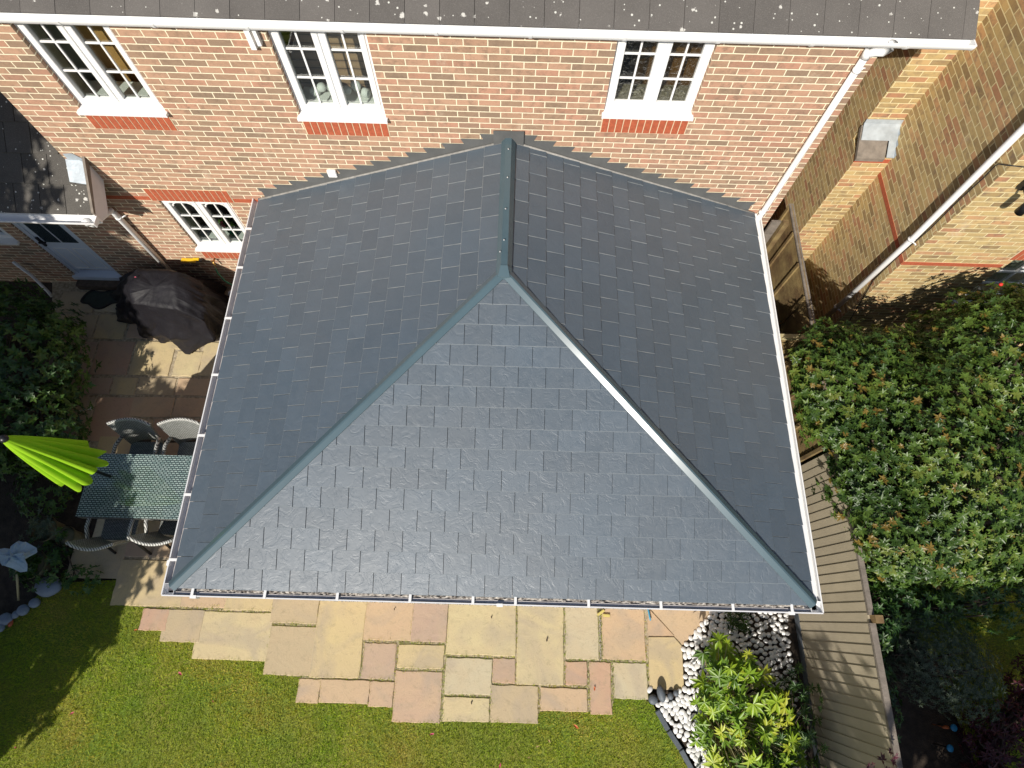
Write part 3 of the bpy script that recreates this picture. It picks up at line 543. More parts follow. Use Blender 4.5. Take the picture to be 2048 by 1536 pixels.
# ---------------------------------------------------------------- the single storey wing at the left
wing = thing('side_extension', (-6.5, 0, 0), 'low brick extension with a dark tiled roof at the left edge of the house', 'extension')
w_ = MB(); wall_mb(w_, 'y', .002, .26, -9, -5.232, -.05, 2.42, [(-6.90, -6.14, .12, 2.16), (-8.3, -7.1, 1.08, 2.16)]); w_.build('wall', 'brick', wing, uv=True)
wy = math.radians(35)
tiles('roof', 'darker_roof_tile', wing, (-9.2, -.5, 2.425), (1, 0, 0), (0, math.cos(wy), math.sin(wy)), 4.25, 3.6, .302, .34, .014, [((-5.0, 0, 0), (1, 0, 0))], gap=.004, stagger=.5, u0=-.03, rough=.003, lap=.06)
ob = bpy.data.objects[COL.objects[-1].name]
# behind the main wall the tiles stop at the corner of the house
bm = bmesh.new(); bm.from_mesh(ob.data)
gsel = [f for f in bm.faces if f.calc_center_median().y > .0]; 
for f in list(bm.faces):
    c = f.calc_center_median()
    if c.x > -5.235 and c.y > .0: bm.faces.remove(f)
bm.to_mesh(ob.data); bm.free()
MB().prism([(-9, -.46, 2.41), (-9, 3, 4.85), (-9, 3, 4.7), (-9, 0, 2.42), (-9, -.46, 2.3)], (3.76, 0, 0)).build('roof_deck', 'greywood', wing)
MB().prism([(-5.0, 0, 2.775), (-5.0, -.47, 2.435), (-5.0, -.47, 2.28), (-5.0, -.32, 2.22), (-5.0, 0, 2.46)], (-.02, 0, 0)).build('bargeboard', 'soffit', wing)
MB().prism([(-5.0, -.004, 2.86), (-5.0, -.5, 2.47), (-5.0, -.5, 2.43), (-5.0, -.004, 2.77)], (.03, 0, 0)).build('verge_strip', 'greywood', wing)
MB().box(-9, -5.0, -.49, -.47, 2.26, 2.42).build('fascia', PV, wing); MB().box(-9, -5.02, -.47, -.33, 2.262, 2.28).build('soffit', 'soffit', wing)
wg = gutter(wing, (-9, -.492, 2.40), (-4.99, -.492, 2.40), (0, -1, 0), r=.056); MB().box(-4.99, -4.982, -.61, -.49, 2.335, 2.40).build('gutter_end', PV, wg)
q = lambda x, y, dz=.03: (x, y, 2.425+(y+.5)*math.tan(wy)+dz)
MB().prism([q(-5.225, -.002), q(-5.21, -.21), q(-5.005, -.23), q(-4.985, -.19), q(-4.985, -.03), q(-5.09, -.003)], (0, 0, .008)).build('lead_flashing', 'lead', wing)
MB().prism([(-5.19, -.006, 2.80), (-5.0, -.006, 2.76), (-5.0, -.006, 2.82), (-5.08, -.006, 2.91), (-5.19, -.006, 2.90)], (0, -.006, 0)).build('lead_upstand', 'lead', wing)
p_ = downpipe(wing, [(-5.12, -.54, 2.33), (-5.13, -.50, 2.24), (-5.19, -.16, 2.02), (-5.20, -.075, 1.96), (-5.20, -.06, 1.9), (-5.22, -.055, .1)], .038, [((-5.2, -.06, 1.80), (0, 1, 0))])
MB().tube([(-5.12, -.545, 2.32), (-5.12, -.545, 2.38)], .044, 14).build('outlet', PV, p_)
door = MB().box(-6.84, -6.20, .05, .095, .30, 2.10).build('door', 'doorblue', wing, bevel=.004)
fr = MB().box(-6.90, -6.84, .03, .11, .20, 2.16).box(-6.20, -6.14, .03, .11, .20, 2.16).box(-6.84, -6.20, .03, .11, 2.10, 2.16).box(-6.93, -6.11, -.03, .11, .12, .20); fr.build('frame', 'doorblue', door)
MB().box(-6.76, -6.28, .043, .049, 1.03, 1.98).build('pane', 'dkglass', door); MB().box(-6.525, -6.51, .036, .0425, 1.03, 1.98).box(-6.76, -6.525, .037, .0425, 1.5, 1.515).box(-6.51, -6.28, .037, .0425, 1.5, 1.515).build('glazing_bars', 'doorblue', door)
pn = MB()
for a, b in ((-6.77, -6.56), (-6.48, -6.27)):
    for q4 in ((a, b, .36, .37), (a, b, .87, .88), (a, a+.01, .37, .87), (b-.01, b, .37, .87)): pn.box(q4[0], q4[1], .043, .05, q4[2], q4[3])
pn.build('moulding', PV, door); MB().box(-6.825, -6.795, .02, .049, .95, 1.15).box(-6.82, -6.72, -.01, .015, 1.06, 1.08).build('handle', 'black', door)
window(wing, -8.3, -7.1, 1.12, 2.16, 1.2, y=.04)
MB().box(-9, -5.4, .3, 3, .0, .02).box(-9, -5.4, 3, 3.05, 0, 2.4).build('room_lining', 'dark', wing)
MB().box(-6.9, -6.1, -.14, -.001, -.04, .11).build('door_step', 'bark', wing)
downpipe(wing, [(-7.52, -.05, .62), (-7.45, -.10, .32), (-7.30, -.26, .10), (-7.28, -.30, .03)], .024, name='waste_pipe')
# ---------------------------------------------------------------- the tiled conservatory
cons = thing('conservatory', (-.05, -2.3, 0), 'conservatory with a dark grey riven slate hipped roof filling the middle of the view', 'conservatory')
XL, XR, YF, ZE, ZR, XA, YA = -3.175, 3.075, -4.655, 2.185, 3.285, -.03, -1.62
A_, B_ = Vector((XL, 0, ZE)), Vector((XL, YF, ZE)); C_, D_ = Vector((XA, YA, ZR)), Vector((XA, 0, ZR)); E_, F_ = Vector((XR, YF, ZE)), Vector((XR, 0, ZE))
def vn(p, q, inside_pt):
    d = (q-p); n = Vector((d.y, -d.x, 0)).normalized(); return (p, n if (inside_pt-p).dot(n) < 0 else -n)
gl_ = (Vector((XA, 0, ZR))-Vector((XL, 0, ZE))); gr_ = Vector((XA, 0, ZR))-Vector((XR, 0, ZE)); gf_ = Vector((0, YA, ZR))-Vector((0, YF, ZE))
TW, TH, TT = .272, .205, .0115
left_in, right_in, front_in = Vector((-2, -1.5, 0)), Vector((2, -1.5, 0)), Vector((0, -4, 0))
tiles('left_roof_slope', 'slate', cons, B_-Vector((.02, 0, .007)), (0, 1, 0), gl_, 4.7, gl_.length, TW, TH, TT, [vn(B_, C_, left_in), ((XA, 0, 0), (1, 0, 0)), ((0, -.004, 0), (0, 1, 0)), ((0, YF+.01, 0), (0, -1, 0))], rough=.0012, ragged=.0025, gap=.0024, twist=.0075, edge=2)
tiles('right_roof_slope', 'slate', cons, F_+Vector((.02, 0, -.007)), (0, -1, 0), gr_, 4.7, gr_.length, TW, TH, TT, [vn(E_, C_, right_in), ((XA, 0, 0), (-1, 0, 0)), ((0, -.004, 0), (0, 1, 0)), ((0, YF+.01, 0), (0, -1, 0))], rough=.0012, u0=.1, ragged=.0025, gap=.0024, twist=-.0075, edge=2)
tiles('front_roof_slope', 'slate', cons, B_-Vector((0, .02, .007)), (1, 0, 0), gf_, 6.3, gf_.length, TW, TH, TT, [vn(B_, C_, front_in), vn(E_, C_, front_in), ((XL+.01, 0, 0), (-1, 0, 0)), ((XR-.01, 0, 0), (1, 0, 0))], rough=.0012, u0=.05, ragged=.0025, gap=.0022, twist=-.006, edge=1)
dk = MB(); z_ = Vector((0, 0, -.02)); dk.add([A_+z_, B_+z_, C_+z_, D_+z_, E_+z_, F_+z_], [(0, 1, 2, 3), (1, 4, 2), (4, 5, 3, 2)]); dk.build('roof_underlay', 'black', cons)
def cap(name, p, q, half, rise, drop, parent=cons, m='cap', flat=.3, lift=.02, end=0.):
    """folded metal capping along p-q: two wings and a raised flat middle"""
    p, q = Vector(p), Vector(q); d = (q-p).normalized(); s_ = Vector((-d.y, d.x, 0)).normalized(); up = s_.cross(d)*-1
    if up.z < 0: up = -up
    prof = [(-half, -drop-.012), (-half, -drop), (-half*flat, rise), (half*flat, rise), (half, -drop), (half, -drop-.012)]; P = lambda o: [o+s_*a+up*(b+lift) for a, b in prof]
    a, b = P(p), P(q); k = 6; m_ = MB().add(a+b, [(i, i+1, k+i+1, k+i) for i in range(k-1)]+[(5, 0, 6, 11)]+[tuple(range(6))[::-1], tuple(range(6, 12))]); return m_.build(name, m, parent)
rc = cap('ridge_cap', (XA, YA-.03, ZR+.015), (XA, -.006, ZR+.015), .078, .035, .025, flat=.42)
MB().add([(XA-.08, YA-.02, ZR+.012), (XA+.08, YA-.02, ZR+.012), (XA+.085, YA-.135, ZR-.02), (XA-.085, YA-.135, ZR-.02), (XA-.034, YA-.028, ZR+.077), (XA+.034, YA-.028, ZR+.077), (XA+.06, YA-.13, ZR+.03), (XA-.06, YA-.13, ZR+.03)],
    [(4, 5, 6, 7), (0, 4, 7, 3), (5, 1, 2, 6), (7, 6, 2, 3), (0, 1, 5, 4)]).build('ridge_end_cap', 'cap', rc)
for i, (yy, xx) in enumerate([(-.2, .012), (-.58, .012), (-.98, .005), (-1.36, .0), (-1.5, -.035)]): MB().ico((XA+xx-.01, yy, ZR+.088), (.009, .009, .006), 1).build('bolt', 'steel', rc)
def hip(Pc, name='hip_cap'):
    d = (C_-Pc).normalized(); L_ = (C_-Pc).length; o = None
    o = cap(name, Pc+d*.02+Vector((0, 0, .01)), C_+Vector((0, -.05, .005))+d*-.06, .056, .0175, .012, flat=.16, lift=.022)
    return o
hip(B_-Vector((.02, .02, 0))); hip(E_+Vector((.02, -.02, 0)))
# stepped flashing on the brick wall, cut to the brick courses
for sgn, nm in ((-1, 'stepped_flashing'), (1, 'stepped_flashing')):
    xe = XL if sgn < 0 else XR; sl_ = (ZR-ZE)/abs(xe-XA); f_ = MB(); zt = math.floor((ZR+.12)/.075)*.075; x = XA+sgn*.17; k = 0
    while True:
        z = zt-k*.075; xn = XA+sgn*((ZR+.20-z)/sl_); 
        if sgn*xn > sgn*xe+.1: break
        x0_ = XA+sgn*.16 if k == 0 else xp-sgn*.035
        lowz = lambda xx: max(ZE-.05, ZR-abs(xx-XA)*sl_-.02)
        f_.prism([(x0_, -.003-.0006*k, lowz(x0_)), (xn-sgn*.035, -.003-.0006*k, lowz(xn)), (xn-sgn*.035, -.003-.0006*k, z-.075), (xn, -.003-.0006*k, z), (x0_, -.003-.0006*k, z)], (0, -.004, 0)); xp = xn; k += 1
        if k > 40: break
    f_.build(nm, 'flash', cons)
MB().box(XA-.165, XA+.165, -.032, -.026, ZR-.12, ZR+.165).build('ridge_flashing', 'flash', cons)
for xe, pe in ((XL, A_), (XR, F_)):
    d = D_-pe; MB().tube([pe+Vector((0, -.02, .02)), pe+d*.3+Vector((0, -.018, .022)), pe+d*.62+Vector((0, -.021, .022)), D_+Vector((0, -.02, .02))], .013, 6).build('mastic_strip', 'mastic', cons)
# gutters all round, each strap a part of its gutter
GZ = 2.19
gF = gutter(cons, (-3.27, YF+.02, GZ), (3.17, YF+.02, GZ), (0, -1, 0), m='pvcgrey', square=True); gL = gutter(cons, (-3.16, -4.74, GZ), (-3.16, -.002, GZ), (-1, 0, 0), m='pvcgrey', square=True); gR = gutter(cons, (3.06, -4.74, GZ), (3.06, -.002, GZ), (1, 0, 0), m=PV, square=True)
MB().box(-3.16, 3.06, YF+.03, YF+.05, 2.02, 2.17).box(-3.155, -3.135, YF+.05, -.002, 2.02, 2.17).box(3.035, 3.055, YF+.05, -.002, 2.02, 2.17).build('fascia', PV, cons)
gy = YF+.02
for u in (382, 528, 674, 820, 946, 1031, 1177, 1321, 1464, 1581):
    p = at(u, 1200, 'z', GZ); MB().box(p.x-.013, p.x+.013, gy-.116, gy+.012, GZ+.001, GZ+.009).build('gutter_strap', PV, gF)
for v in (457, 535, 637, 751, 873, 992, 1123):
    p = at(470, v, 'z', GZ); MB().box(-3.277, -3.165, p.y-.013, p.y+.013, GZ+.001, GZ+.009).build('gutter_strap', PV, gL)
box_part('gutter_union', PV, gL, -3.29, -3.262, -4.47, -4.42, GZ-.07, GZ+.008)
for a in (-2.99, -.01, 2.83): box_part('gutter_union', PV, gF, a, a+.06, -4.768, -4.738, GZ-.07, GZ+.008)
MB().box(3.062, 3.13, YF, -.02, GZ-.006, GZ+.006).build('gutter_guard', PV, gR)
def moss(parent, x0, x1, y0, y1, z, n, along):
    V = []; m_ = MB(); L_ = (x1-x0 if along == 'x' else y1-y0); steps = int(abs(L_)/.02); cols = 5
    for i in range(steps+1):
        for j in range(cols):
            a = i/steps; b = j/(cols-1); zz = z+random.uniform(0, .022)*(1 if 0 < j < 4 else .2)
            V.append((x0+(x1-x0)*(a if along == 'x' else b), y0+(y1-y0)*(b if along == 'x' else a), zz))
    m_.add(V, [(i*cols+j, (i+1)*cols+j, (i+1)*cols+j+1, i*cols+j+1) for i in range(steps) for j in range(cols-1)], .5); return m_.build('gutter_moss', 'moss', parent)
moss(gF, -3.1, 3.0, gy-.078, gy-.004, GZ-.034, 0, 'x'); moss(gR, 3.055, 3.075, -4.6, -.1, GZ-.012, 0, 'y')
MB().box(-3.268, -3.166, -4.70, -.03, GZ-.060, GZ-.056).build('gutter_silt', 'gutin', gL); MB().box(-3.16, 3.05, gy-.1, gy-.073, GZ-.028, GZ-.020).build('gutter_silt', 'gutin', gF)
# walls below the roof: dwarf brick wall, white frames, glass
for q_ in ((-3.0, -2.75, -4.35, -.002, -.05, .6), (2.65, 2.9, -4.35, -.002, -.05, .6), (-2.749, -1.2, -4.35, -4.1, -.05, .6), (1.2, 2.649, -4.35, -4.1, -.05, .6)): box_part('dwarf_wall', 'brick', cons, *q_, uv=True)
fr = MB()
for x in (-2.97, -2.1, -1.2, -.03, 1.15, 2.0, 2.83): fr.box(x-.0, x+.06, -4.32, -4.26, .601 if abs(x) > 1.3 else .0, 2.05)
for y in (-3.2, -2.1, -1.0, -.1): fr.box(-2.97, -2.91, y, y+.06, .601, 2.05); fr.box(2.83, 2.89, y, y+.06, .601, 2.05)
fr.box(-2.97, 2.89, -4.33, -4.25, 2.051, 2.16); fr.box(-2.98, -2.90, -4.249, -.002, 2.051, 2.16); fr.box(2.82, 2.90, -4.249, -.002, 2.051, 2.16); fr.build('window_frame', PV, cons)
for q_ in ((-2.9, 2.82, -4.295, -4.288, .62, 2.05), (-2.945, -2.938, -4.25, -.05, .62, 2.05), (2.858, 2.865, -4.25, -.05, .62, 2.05)): box_part('pane', 'glass', cons, *q_)
MB().box(-2.74, 2.64, -4.09, -.001, -.01, .03).build('tiled_floor', 'inwhite', cons)
# ---------------------------------------------------------------- neighbour's house at the right
nb = thing('neighbour_house', (6, 1, 0), 'yellow stock brick house with stepped chimney breast at the right edge', 'house')
XC = 4.87; w_ = MB()
w_.box(XC, XC+.28, -.66, 6, -.05, 7.2); w_.box(XC+.281, 12, -.66, -.38, 2.401, 7.2); wall_mb(w_, 'y', -.66, .28, XC+.281, 12, -.05, 2.4, [(6.15, 7.4, 1.3, 2.27)]); w_.build('wall', 'ybrick', nb, uv=True)
ch = MB().box(4.42, XC-.001, 1.03, 6, -.05, 7.5).box(4.42, XC-.001, .73, 1.029, -.05, 2.42).build('chimney_breast', 'ybrick', nb, uv=True)
sh = MB().prism([(4.40, .70, 2.43), (4.40, 1.02, 2.66), (4.40, 1.02, 2.60), (4.40, .70, 2.38)], (.36, 0, 0)).build('shoulder_tile', 'greywood', ch)
MB().prism([(4.41, .87, 2.565), (4.41, 1.0, 2.665), (4.41, 1.026, 2.69), (4.41, 1.026, 2.755), (4.41, 1.018, 2.755), (4.41, 1.01, 2.70), (4.41, .99, 2.675), (4.41, .86, 2.575)], (.46, 0, 0)).build('lead_apron', 'lead', ch)
MB().prism([(4.765, .70, 2.45), (4.765, .87, 2.57), (4.86, .87, 2.57), (4.86, .70, 2.45)], (0, 0, .01)).build('lead_soaker', 'lead', ch)
st = MB()
for i, (ya, yb_) in enumerate(((.70, .80), (.80, .90), (.90, 1.0))): st.prism([(4.866, ya, 2.44+.075*i), (4.866, yb_+.02, 2.44+.075*i), (4.866, yb_+.02, 2.52+.075*i), (4.866, ya, 2.50+.075*i)], (-.004, 0, 0))
st.build('stepped_flashing', 'lead', ch)
for q_ in ((4.864, 4.871, -.659, .729, 2.105, 2.17), (4.872, 6.1, -.666, -.659, 2.105, 2.17), (4.415, 4.863, .724, .731, 2.33, 2.395)): box_part('brick_band', 'redbrick', nb, *q_)
soldier(nb, 6.08, 2.275, 16, name='brick_lintel_course', y=-.66)
nw = MB().box(6.15, 7.4, -.61, -.55, 1.3, 1.36).box(6.15, 7.4, -.61, -.55, 2.2, 2.27).box(6.15, 6.21, -.61, -.55, 1.36, 2.2).box(6.75, 6.8, -.61, -.55, 1.36, 2.2).box(6.21, 6.75, -.60, -.578, 1.63, 1.66).box(6.21, 6.75, -.60, -.578, 1.90, 1.93).box(6.465, 6.495, -.602, -.58, 1.36, 2.2).box(6.1, 7.45, -.72, -.6, 1.25, 1.30).build('window', PV, nb)
MB().box(6.2, 7.35, -.575, -.57, 1.36, 2.2).build('pane', 'glass', nw); MB().box(5.5, 8, -.3, 2, .0, 2.4).build('room_lining', 'pine', nb)
downpipe(nb, [(4.82, -.44, 6.6), (4.82, -.46, 4.2), (4.82, -.53, 2.5), (4.82, -.5, .1)], .036, [((4.82, -.525, 2.44), (1, 0, 0)), ((4.82, -.5, .75), (1, 0, 0))])
cab = [at(u, v, 'x', 4.86) for u, v in [(1700, 640), (1747, 560), (1800, 509), (1860, 458), (1918, 400), (1968, 355), (1990, 332), (1997, 328)]]+[at(u, v, 'y', -.67) for u, v in [(2010, 330), (2048, 334), (2100, 338)]]
MB().tube(cab, .006, 6).build('black_cable', 'black', nb)
MB().prism([(4.45, -1.1, 7.0), (4.45, 2.5, 9.2), (4.45, 6, 7.1), (4.45, 6, 6.95), (4.45, 2.5, 9.05), (4.45, -1.1, 6.85)], (7.5, 0, 0)).build('roof', 'concrete_roof_tile', nb)
MB().box(5.14, 5.18, -.72, -.66, 3.55, 3.70).tube([(5.16, -.71, 3.6), (5.16, -.92, 3.58)], .014, 8).tube([(5.16, -.92, 3.62), (5.16, -.92, 3.46)], .045, 12).build('wall_lantern', 'black', nb)
# ---------------------------------------------------------------- fences between the gardens
FX = 3.92
bf = thing('brown_panel_fence', (FX, -1, 0), 'weathered brown timber panel fence between the conservatory and the evergreen shrub', 'fence')
for y0, y1 in ((-1.38, .60), (-2.86, -1.46)):
    pl = MB(); z = .05
    while z < 1.6: pl.prism([(FX+.012, y0, z), (FX-.014, y0, z), (FX-.002, y0, z+.105), (FX+.008, y0, z+.105)], (0, y1-y0, 0)); z += .092
    pl.build('slat_panel', 'oldwood', bf)
for y in (.58, .15, -.35, -.86, -1.36, -1.5, -1.96, -2.40, -2.84): box_part('batten', 'oldwood', bf, FX-.038, FX-.012, y-.022, y+.022, .05, 1.58)
for a, b in ((-1.40, .62), (-2.88, -1.47)): box_part('capping_rail', 'greywood', bf, FX-.03, FX+.03, a, b, 1.60, 1.625)
MB().box(FX-.045, FX+.045, -1.46, -1.38, 0, 1.66).build('post', 'oldwood', bf)
gt = thing('garden_gate', (3.6, -1.46, 0), 'timber side gate with pale top rail between conservatory gutter and brown fence', 'gate')
MB().box(3.0, 3.86, -1.48, -1.42, 1.56, 1.62).build('top_rail', 'cane', gt); m_ = MB()
for i in range(8): m_.box(3.0+i*.107, 3.0+i*.107+.1, -1.455, -1.435, .06, 1.555)
m_.build('board_panel', 'oldwood', gt)
pp = thing('wall_post', (3.5, -.07, 0), 'reddish timber post with grey board against the brick house corner', 'post')
MB().box(3.49, 3.56, -.11, -.04, 0, 2.12).build('post', 'oldwood', pp); m_ = MB()
for i in range(8): m_.box(3.36, 3.48, -.05-.001*i, -.03, .1+.25*i, .34+.25*i)
m_.build('side_board', 'greywood', pp)
be = thing('beige_board_fence', (FX, -5, 0), 'beige painted vertical board fence below the evergreen shrub at the lower right', 'fence')
bb = MB(); y = -2.92
while y > -9:
    y1 = y-.106; bb.prism([(FX+.004, y+.004, .1), (FX-.019, y+.004, .1), (FX-.010, y1, .1), (FX+.004, y1, .1)], (0, 0, 1.56+random.uniform(-.004, .004))); y = y1
bb.build('board_panel', 'beige', be); MB().box(FX-.02, FX+.02, -9, -2.92, -.02, .1).build('gravel_board', 'slatestone', be)
for a, b, c in ((-9, -4.82, .028), (-4.74, -2.92, .02)): box_part('capping_rail', 'greywood', be, FX-c, FX+.035, a, b, 1.665, 1.70)
MB().box(FX+.006, FX+.09, -4.82, -4.74, 0, 1.76).build('post', 'oldwood', be)
# ---------------------------------------------------------------- cobbles, edging, stones
PB = [g(1424, 1218), g(1366, 1293), g(1368, 1381), g(1297, 1379), g(1292, 1402), g(1318, 1415), g(1345, 1458), g(1374, 1497), g(1400, 1545), (3.1, -6.9), (3.78, -6.5), (3.80, -4.5), (2.85, -4.5)]
sheet('flower_bed', 'soil', PB, -.012)
PBin = [(x*.985+.04, y*.99-.055) for x, y in PB]; DARK = [(at(u, v, 'z', .05).x, at(u, v, 'z', .05).y, rr) for u, v, rr in ((1322, 1387, .085), (1306, 1399, .075), (1341, 1392, .055), (1352, 1386, .055))]
base_me = []
for k in range(6):
    bm = bmesh.new(); bmesh.ops.create_icosphere(bm, subdivisions=2, radius=1); a, b, c = random.uniform(.036, .048), random.uniform(.029, .038), random.uniform(.012, .016)
    for v in bm.verts: v.co = Vector((v.co.x*a*(1+.08*v.co.y), v.co.y*b*(1+.1*v.co.z), v.co.z*c))
    for f in bm.faces: f.smooth = True
    me = bpy.data.meshes.new('white_cobble'); bm.to_mesh(me); bm.free(); me.materials.append(M['pebble']); base_me.append(me)
xs = []; tries = 0
while tries < 22000:
    tries += 1; x = random.uniform(1.9, 3.82); y = random.uniform(-6.75, -4.48)
    if not inside(np.array([x]), np.array([y]), PBin)[0] or any((x-p_)**2+((y-q_)*.8)**2 < r_*r_ for p_, q_, r_ in DARK) or any((x-p)**2+(y-q_)**2 < .0025*(1 if s < .9 else .8) for p, q_, s in xs): continue
    xs.append((x, y, random.random()))
def score(p): return -(abs(p[0]-2.5)*1.0+abs(p[1]+5.4)*.6)
xs.sort(key=lambda p: (p[0]-0.075)**2+(p[1]+4.86)**2)
rest = MB()
for i, (x, y, s) in enumerate(xs):
    z = .004+random.uniform(0, .012)
    if i < 290:
        o = bpy.data.objects.new('white_cobble', base_me[i % 6]); COL.objects.link(o); o.location = (x, y, z); o.rotation_euler = (random.uniform(-.25, .25), random.uniform(-.25, .25), random.uniform(0, 6.28)); k = random.uniform(.85, 1.15); o.scale = (k, k, k)
        tag(o, 'smooth white marble cobble in the bed between the paving and the beige fence', 'cobble', 'white cobbles round the lime green shrub')
    else: rest.ico((x, y, z), (random.uniform(.034, .044), random.uniform(.028, .036), .02), 1)
if rest.v: tag(rest.build('cobble_layer', 'pebble'), 'white marble cobbles under the shrub leaves towards the bottom of the view', 'cobbles', kind='stuff')
def rock(name, c, r, m, label, cat='stone', group=None, sub=3, jit=.03, rz=0):
    mb_ = MB().ico((0, 0, 0), r, sub, jit); o = mb_.build(name, m); o.location = c; o.rotation_euler = (0, 0, rz); return tag(o, label, cat, group)
p = at(1322, 1387, 'z', .06); rock('dark_cobble', (p.x, p.y, .07), (.05, .10, .05), 'slatestone', 'largest dark oval cobble lying across the paving edge', rz=.2)
p = at(1306, 1399, 'z', .04); rock('dark_cobble', (p.x, p.y, .04), (.058, .058, .04), 'slatestone', 'round dark cobble at the corner of lawn and paving')
p = at(1341, 1392, 'z', .04); rock('dark_cobble', (p.x, p.y, .04), (.035, .045, .03), 'slatestone', 'small dark cobble in the middle of the group of dark ones')
p = at(1352, 1386, 'z', .04); rock('dark_cobble', (p.x, p.y, .04), (.035, .04, .03), 'slatestone', 'small dark cobble nearest the lime green shrub')
ed = [(1314, 1420), (1337, 1461), (1362, 1499), (1389, 1548)]; lab = ['nearest the paving', 'in the middle', 'nearest the bottom edge']
for i in range(3):
    a, b = at(*ed[i], 'z', .02), at(*ed[i+1], 'z', .02); d = (b-a).normalized(); n_ = Vector((-d.y, d.x, 0)); a = a+d*.006; b = b-d*.006
    o = MB().prism([a-n_*.03, a+n_*.03, b+n_*.03, b-n_*.03], (0, 0, .06)).build('slate_edging', 'slatestone', bevel=.006); o.location.z = -.05; tag(o, 'dark slate edging strip beside the cobbles, the one '+lab[i], 'edging', 'slate edging between lawn and cobbles')
gv = MB(); ga, gb = at(640, 1199, 'z', 0), at(1290, 1217, 'z', 0); gv.prism([ga+Vector((0, .035, .001)), gb+Vector((0, .035, .001)), gb+Vector((0, -.014, .001)), ga+Vector((0, -.014, .001))], (0, 0, .003))
for i in range(1300):
    t = random.random(); p = ga.lerp(gb, t)+Vector((0, random.uniform(-.018, .03), 0)); gv.ico((p.x, p.y, .006), (random.uniform(.004, .010), random.uniform(.004, .010), .005), 1)
for q_ in range(160):
    p = at(1199.5, 1222, 'z', 0).lerp(at(1201, 1322, 'z', 0), random.random()); gv.ico((p.x+random.uniform(-.006, .006), p.y, .001), (.005, .007, .004), 1)
tag(gv.build('joint_gravel', 'grout'), 'fine mixed gravel in the paving joints below the gutter', 'gravel', kind='stuff')
bs = [((95, 1173), (.17, .13, .09), 'big flat blue grey block beside the shaded lawn'), ((68, 1206), (.07, .06, .05), 'round blue grey edging stone next to the big block'), ((45, 1220), (.075, .07, .05), 'rounder blue grey edging stone, third along from the big block'), ((30, 1229), (.04, .05, .04), 'smallest blue grey edging stone in the shaded row'), ((10, 1238), (.09, .075, .05), 'blue grey edging stone at the left edge of the view'), ((1, 1256), (.04, .05, .04), 'blue grey edging stone lowest at the left edge')]
for (u, v), r, lb in bs:
    p = at(u, v, 'z', .04); rock('edging_stone', (p.x, p.y, .03), r, 'bluestone', lb, 'stone', 'stone edging of the shaded bed', jit=.05)
p = at(20, 1246, 'z', .03); rock('red_stone', (p.x, p.y, .02), (.03, .05, .025), 'redbrick', 'red brick fragment between the blue grey edging stones', 'stone')
# litter on paving and lawn
def petal(u, v, m, L, label, cat, rz, name, group=None):
    p = at(u, v, 'z', .01); o = bpy.data.objects.new(name, None); V = [(-L, 0, .004), (-L*.3, L*.38, .014), (L*.5, L*.32, .01), (L, 0, .016), (L*.4, -L*.35, .008), (-L*.4, -L*.3, .016), (0, 0, .002)]
    me = bpy.data.meshes.new(name); me.from_pydata(V, [], [(0, 6, 1), (1, 6, 2), (2, 6, 3), (3, 6, 4), (4, 6, 5), (5, 6, 0)]); o = link(name, me, m); o.location = (p.x, p.y, .008); o.rotation_euler = (0, 0, rz); return tag(o, label, cat, group)
for u, v, m, L, lb, cat in [(361, 1347, 'pink', .035, 'large pink flower petal on the lawn left of the paving', 'petal'), (145, 1426, 'pink', .028, 'pale pink petal near the lawn shadow edge', 'petal'), (940, 1427, 'pink', 0, '', ''), (864, 1468, 'pink', .03, 'pink petal on the lawn just below the middle paving', 'petal'), (1000, 1531, 'pink', .03, 'pink petal at the bottom of the lawn', 'petal'), (32, 1495, 'pink', .02, 'faded pink petal at the lower left of the lawn', 'petal'),
        (272, 1260, 'orange', .025, 'orange leaf beside the smallest square slab', 'leaf'), (1152, 1453, 'orange', .04, 'long orange leaf on the lawn below the paving', 'leaf'), (1189, 1377, 'orange', .028, 'orange leaf lying on the peach slab', 'leaf'), (1098, 1482, 'tan', .025, 'dry tan leaf on the lawn near the orange leaf', 'leaf'), (1075, 1493, 'tan', .025, 'dry curled leaf on the lawn left of another', 'leaf'), (1058, 1515, 'tan', .02, 'small dry leaf at the bottom of the lawn', 'leaf'), (1094, 1279, 'bark', .03, 'dark brown leaf on the long cream slab', 'leaf'), (943, 1405, 'bark', .022, 'dark twig fragment on the lower yellow slab', 'leaf'), (789, 1218, 'bark', .018, 'dark leaf on the peach slab below the gutter', 'leaf'), (983, 1234, 'bark', .02, 'dark curled leaf on the widest cream slab', 'leaf'), (427, 1403, 'pink', .015, 'tiny dark pink petal alone on the left of the lawn', 'petal')]:
    if L: petal(u, v, m, L, lb, cat, random.uniform(0, 6), 'fallen_'+('petal' if cat == 'petal' else 'leaf'))
for u, v, w, h, rz, lb in [(1202, 1225, .055, .016, .6, 'tilted yellow foam scrap on the paving below the gutter'), (1213, 1231, .045, .018, -.05, 'flat yellow foam scrap on the peach slab')]:
    p = at(u, v, 'z', .02); o = MB().box(-w, w, -h, h, 0, .018).build('foam_scrap', 'sponge', bevel=.004); o.location = (p.x, p.y, .006); o.rotation_euler.z = rz; tag(o, lb, 'scrap')
tag(MB().tube([tuple(at(u, v, 'z', .03)) for u, v in [(1294, 1214), (1297, 1222), (1299, 1233), (1301, 1241)]], .011, 8).build('blue_strip', 'bluerope'), 'blue plastic strip poking out below the gutter on the paving', 'strip')
